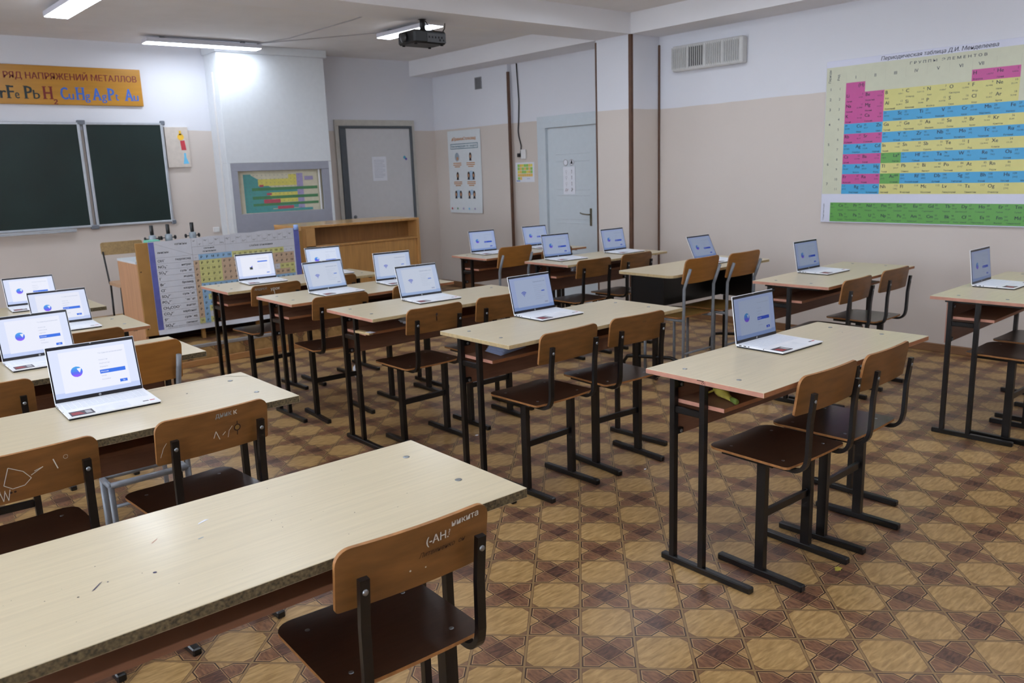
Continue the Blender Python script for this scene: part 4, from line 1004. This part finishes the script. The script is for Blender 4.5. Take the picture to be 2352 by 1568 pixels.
tag(MB().box(XR-.03, XR-.001, 7.315, 7.395, 1.605, 1.715, M_WHITEPNT, .006).build('wall_socket'), 'white wall socket with a black plug beside the side door', 'socket')
# ventilation unit
t = empty('air_grille_unit', (XR-.001, 4.36, 2.335)); tag(t, 'white slatted air grille box high on the right wall beside the pillar', 'ventilation unit')
M_OFFW = mat('off_white_plastic', (206, 206, 204), .5)
MB().box(-.085, 0, 0, .77, 0, .228, M_OFFW, .012).build('housing', t)
mb = MB(); 
for s_ in range(4):
    y0 = .03+.19*(3-s_)
    for k in range(7): mb.box(-.0865, -.0845, y0+.008+.023*k, y0+.014+.023*k+(.006 if s_ == 1 else 0), .03, .20, M_RUBBER)
mb.build('slots', t)
mb = MB()
for s_ in range(4):
    y0 = .03+.19*(3-s_)
    for k in range(8): mb.box(-.095, -.0855, y0-.001+.023*k, y0+.006+.023*k, .018, .212, M_OFFW, .003)
mb.build('slats', t)
# ------------------------------------------------------------------ big periodic table
M_PTB = mat('beige_vinyl', (205, 206, 182), .35, var=.02); M_PTW = mat('white_vinyl', (214, 216, 232), .35, var=.01)
CP = mat('magenta_cell', (200, 78, 150), .35, var=.02); CY = mat('straw_cell', (214, 208, 128), .35, var=.02); CB = mat('cyan_cell', (62, 164, 214), .35, var=.02); CG = mat('grass_cell', (96, 164, 74), .35, var=.02)
M_T = mat('navy_text', (36, 42, 66), .5)
mb = MB().box(XR-.02, XR-.001, 1.75, 3.60, .972, 2.254, M_PTW, .002)
p = Print(mb, (XR-.02, 3.60, 0), (0, -1, 0), (0, 0, 1), .0005)
p.rect(.004, 1.204, 1.845, 2.204, M_PTB, 1)
p.text('Периодическая таблица Д.И. Менделеева', .446, 2.214, .040, M_T, 2, 'l', .02, fit=.825, shear=.15)
p.text('Г Р У П П Ы   Э Л Е М Е Н Т О В', .668, 2.160, .026, M_T, 2, 'l', .01, fit=.535)
c0, cw, zt, rh = .172, .1565, 2.074, .0791
for k, s_ in enumerate(('I', 'II', 'III', 'IV', 'V', 'VI', 'VII', 'VIII')): p.text(s_, c0+cw*(k+.5 if k < 6 else (6.36 if k == 6 else 8.5)), 2.100, .034, M_T, 2, 'c', .015)
for k in range(9): p.rect(c0+cw*k-.0005, 2.074, c0+cw*k+.0005, 2.15, mat('faint_rule', (180, 180, 160), .6), 2)
p.text('Периоды', .042, 2.085, .026, M_T, 2, 'l', .01, rot=PI/2, fit=.10); p.text('Ряд', .115, 2.10, .026, M_T, 2, 'l', .01, rot=PI/2)
for k in range(11): p.text(str(k+1), .122, zt-rh*(k+.62), .027, M_T, 2, 'c')
for s_, r in (('1', .62), ('2', 1.62), ('3', 2.62), ('4', 4.1), ('5', 6.1), ('6', 8.1), ('7', 10.1)): p.text(s_, .045, zt-rh*r, .030, M_T, 2, 'c', .01)
names = dict(H='Водород', He='Гелий', Li='Литий', Be='Бериллий', B='Бор', C='Углерод', N='Азот', O='Кислород', F='Фтор', Ne='Неон', Na='Натрий', Mg='Магний', Al='Алюминий', Si='Кремний', P='Фосфор', S='Сера', Cl='Хлор', Ar='Аргон', K='Калий', Ca='Кальций', Sc='Скандий', Ti='Титан', V='Ванадий', Cr='Хром', Mn='Марганец', Fe='Железо', Co='Кобальт', Ni='Никель', Cu='Медь', Zn='Цинк', Ga='Галлий', Ge='Германий', As='Мышьяк', Se='Селен', Br='Бром', Kr='Криптон', Rb='Рубидий', Sr='Стронций', Y='Иттрий', Zr='Цирконий', Nb='Ниобий', Mo='Молибден', Tc='Технеций', Ru='Рутений', Rh='Родий', Pd='Палладий', Ag='Серебро', Cd='Кадмий', In='Индий', Sn='Олово', Sb='Сурьма', Te='Теллур', I='Йод', Xe='Ксенон', Cs='Цезий', Ba='Барий', Hf='Гафний', Ta='Тантал', W='Вольфрам', Re='Рений', Os='Осмий', Ir='Иридий', Pt='Платина', Au='Золото', Hg='Ртуть', Tl='Талий', Pb='Свинец', Bi='Висмут', Po='Полоний', At='Астат', Rn='Радон', Fr='Франций', Ra='Радий', Rf='Резерфордий', Db='Дубний', Sg='Сиборгий', Bh='Борий', Hs='Хассий', Mt='Мейтнерий', Ds='Дармштадтий', Rg='Рентгений', Cn='Коперниций', Nh='Нихоний', Fl='Флеровий', Mc='Московий', Lv='Ливерморий', Ts='Теннессин', Og='Оганесон')
names['La*'] = 'Лантан'; names['Ac**'] = 'Актиний'
rowsP = [('(H):P:', '', '', '', '', '', 'H:P:1,00797:1', 'He:P:4,0026:2'),
 ('Li:P:6,939:3', 'Be:P:9,0122:4', 'B:Y:10,811:5', 'C:Y:12,01115:6', 'N:Y:14,0067:7', 'O:Y:15,9994:8', 'F:Y:18,9984:9', 'Ne:Y:20,179:10'),
 ('Na:P:22,9898:11', 'Mg:P:24,305:12', 'Al:Y:26,9815:13', 'Si:Y:28,086:14', 'P:Y:30,9738:15', 'S:Y:32,064:16', 'Cl:Y:35,453:17', 'Ar:Y:39,948:18'),
 ('K:P:39,102:19', 'Ca:P:40,08:20', 'Sc:B:44,956:21', 'Ti:B:47,90:22', 'V:B:50,942:23', 'Cr:B:51,996:24', 'Mn:B:54,9380:25', 'Fe:B:55,847:26', 'Co:B:58,9330:27', 'Ni:B:58,71:28'),
 ('Cu:B:63,546:29', 'Zn:B:65,37:30', 'Ga:Y:69,72:31', 'Ge:Y:72,59:32', 'As:Y:74,9216:33', 'Se:Y:78,96:34', 'Br:Y:79,904:35', 'Kr:Y:83,80:36'),
 ('Rb:P:85,47:37', 'Sr:P:87,62:38', 'Y:B:88,905:39', 'Zr:B:91,22:40', 'Nb:B:92,906:41', 'Mo:B:95,94:42', 'Tc:B:[99]:43', 'Ru:B:101,07:44', 'Rh:B:102,905:45', 'Pd:B:106,4:46'),
 ('Ag:B:107,868:47', 'Cd:B:112,40:48', 'In:Y:114,82:49', 'Sn:Y:118,69:50', 'Sb:Y:121,75:51', 'Te:Y:127,60:52', 'I:Y:126,9044:53', 'Xe:Y:131,30:54'),
 ('Cs:P:132,905:55', 'Ba:P:137,34:56', 'La*:G:138,91:57', 'Hf:B:178,49:72', 'Ta:B:180,948:73', 'W:B:183,85:74', 'Re:B:186,2:75', 'Os:B:190,2:76', 'Ir:B:192,2:77', 'Pt:B:195,09:78'),
 ('Au:B:196,967:79', 'Hg:B:200,59:80', 'Tl:Y:204,37:81', 'Pb:Y:207,19:82', 'Bi:Y:208,980:83', 'Po:Y:[210]*:84', 'At:Y:[210]:85', 'Rn:Y:[222]:86'),
 ('Fr:P:[223]:87', 'Ra:P:[226]:88', 'Ac**:G:[227]:89', 'Rf:B:[261]:104', 'Db:B:[262]:105', 'Sg:B:[263]:106', 'Bh:B:[262]:107', 'Hs:B:[265]:108', 'Mt:B:[266]:109', 'Ds:B:[271]:110'),
 ('Rg:B:[272]:111', 'Cn:B:[285]:112', 'Nh:Y:[286]:113', 'Fl:Y::114', 'Mc:Y::115', 'Lv:Y::116', 'Ts:Y::117', 'Og:Y:[294]:118')]
for r, row in enumerate(rowsP):
    z1 = zt-rh*r; z0 = z1-rh
    if r in (4, 6, 8, 10): p.rect(c0+cw*8, z0, c0+cw*10, z1, CY, 2)
    for c, s_ in enumerate(row):
        if not s_: continue
        q = s_.split(':')+['']; x = c0+cw*c; cm = {'P': CP, 'Y': CY, 'B': CB, 'G': CG}[q[1]]
        p.rect(x, z0, x+cw+.0003, z1, cm, 2)
        if r == 0 and c == 0: p.text('(H)', x+cw-.008, z1-.036, .036, M_T, 3, 'r', .02); continue
        right = cm in (CB, CG)
        p.text(q[0], x+cw-.012 if right else x+.010, z1-.034, .036, M_T, 3, 'r' if right else 'l', .025)
        p.text(q[3], x+.008 if right else x+cw-.012, z1-.022, .020, M_T, 3, 'l' if right else 'r')
        p.text(q[2], x+.008 if right else x+cw-.014, z1-.044, .0145, M_T, 3, 'l' if right else 'r')
        p.text(names.get(q[0], ''), x+cw-.014 if right else x+.010, z0+.008, .0155, M_T, 3, 'r' if right else 'l', .01)
lan = 'Ce Pr Nd Pm Sm Eu Gd Tb Dy Ho Er Tm Yb Lu'.split(); act = 'Th Pa U Np Pu Am Cm Bk Cf Es Fm Md No Lr'.split()
ln_ = 'Церий Празеодим Неодим Прометий Самарий Европий Гадолиний Тербий Диспрозий Гольмий Эрбий Тулий Иттербий Лютеций'.split(); an_ = 'Торий Протактиний Уран Нептуний Плутоний Америций Кюрий Берклий Калифорний Эйнштейний Фермий Менделевий Нобелий Лоуренсий'.split()
p.rect(.082, .980, 1.80, 1.134, CG, 2)
for r, (row, nm, z0_) in enumerate(((lan, ln_, 58), (act, an_, 90))):
    for c, s_ in enumerate(row):
        x = .086+.1195*c; z1 = 1.134-.077*r
        p.text(s_, x+.108, z1-.033, .034, M_T, 3, 'r', .025); p.text(str(z0_+c), x+.002, z1-.020, .018, M_T, 3); p.text('[%d]' % (247+c) if r else '1%d,%d' % (40+c*2, 12+c*7), x+.002, z1-.042, .013, M_T, 3); p.text(nm[c], x+.108, z1-.064, .014, M_T, 3, 'r', fit=min(.1, .009*len(nm[c])))
p.text('*Лантаноиды', .03, .985, .016, M_T, 2, 'l', rot=PI/2, fit=.14)
tag(mb.build('periodic_table'), 'huge vinyl periodic table with magenta, yellow, blue and green cells on the right wall', 'poster')
# ------------------------------------------------------------------ ceiling lamps, projector, wires
M_LAMP = emit('lamp_diffuser', (232, 242, 255), LAMP, True); M_LBODY = mat('lamp_body_white', (205, 205, 215), .5, var=.01)
def lamp(x, y, L_, W_, rz, lab, z=2.80):
    t = empty('ceiling_lamp', (x, y, z), rz); tag(t, lab, 'ceiling lamp', 'long LED ceiling lamps')
    MB().box(-L_/2, L_/2, -W_/2, W_/2, .004, .045, M_LBODY, .006).build('housing', t)
    MB().box(-L_/2+.008, L_/2-.008, -W_/2+.008, W_/2-.008, 0, .0045, M_LAMP).build('diffuser', t)
    for s_ in (-1, 1): MB().box(s_*L_*.35-.02, s_*L_*.35+.02, -.02, .02, .0455, ZC-z, M_BOLT).build('mounting_clip', t)
lamp(3.27, 8.50, 1.14, .165, -.03, 'ceiling lamp lying across the room above the fume hood')
lamp(4.625, 6.86, .86, .165, PI/2+.05, 'ceiling lamp behind the hanging projector')
lamp(1.765, 6.99, 1.16, .185, PI/2+.03, 'ceiling lamp cut by the top edge at upper left')
for k, (x, y) in enumerate(((1.77, 4.1), (4.95, 4.18), (1.77, 1.6), (4.7, 1.6), (-1.0, 4.1), (-1.0, 1.6), (-1.0, 7.0), (1.77, -.9), (4.7, -.9))):  # unseen lamps assumed for brightness; the one by the beam follows its bright patch
    lamp(x, y, 1.16, .185, PI/2, 'long LED lamp on the ceiling above the desks, outside the photo')
t = empty('projector', (3.79, 5.55, 2.48)); tag(t, 'black projector hanging under the cross beam', 'projector'); M_PROJ = mat('black_projector_plastic', (15, 16, 18), .45)
MB().box(.0, .310, 0, .24, .008, .108, M_PROJ, .014).build('body', t)
mb = MB().box(.12, .298, -.003, .004, .018, .085, mat('dark_grey_panel', (78, 80, 84), .5))
p = Print(mb, (.12, -.003, .018), (1, 0, 0), (0, 0, 1), .0008)
for k in range(5): p.rect(.012+.03*k, .03, .026+.03*k, .045, M_RUBBER, 1)
p.disc(.12, .018, .009, M_RUBBER); p.disc(.155, .018, .007, M_RUBBER); mb.build('connector_panel', t)
MB().lathe([(.03, 0), (.04, .002), (.04, .02), (.03, .022)], M_MICB, 20, T(.0, .13, .058) @ R(-PI/2, 'Y')).build('lens', t)
MB().lathe([(.045, .108), (.03, .12), (.022, .135), (.022, .20), (.035, .205), (.035, .206)], M_PROJ, 16, T(.165, .12, 0)).build('ceiling_mount', t)
MB().tube([(.20, .13, .20), (.23, .12, .15), (.27, .10, .12), (.30, .08, .114), (.36, .12, .125), (.41, .16, .16), (.43, .18, .205)], .004, M_RUBBER, 6).build('signal_cable', t)
for k, (x, y) in enumerate(((.03, .03), (.28, .03), (.03, .20), (.28, .20))): MB().lathe([(.012, 0), (.012, .009)], M_RUBBER, 10, T(x, y, 0)).build('foot', t)
M_WIRE = mat('dusty_wire', (168, 165, 165), .8)
o = MB().tube([(3.84, 8.52, ZC-.006), (3.97, 8.05, ZC-.005), (4.02, 6.85, ZC-.005), (4.0, 6.5, ZC-.005)], .005, M_WIRE, 6).build('ceiling_wire'); tag(o, 'thin grey ceiling wire from the fume hood lamp towards the cross beam', 'wire', 'thin wires on the ceiling')
o = MB().tube([(3.84, 8.48, ZC-.006), (4.1, 8.1, ZC-.005), (4.60, 7.32, ZC-.006)], .005, M_WIRE, 6).build('ceiling_wire'); tag(o, 'thin grey ceiling wire linking the hood lamp to the projector-side lamp', 'wire', 'thin wires on the ceiling')
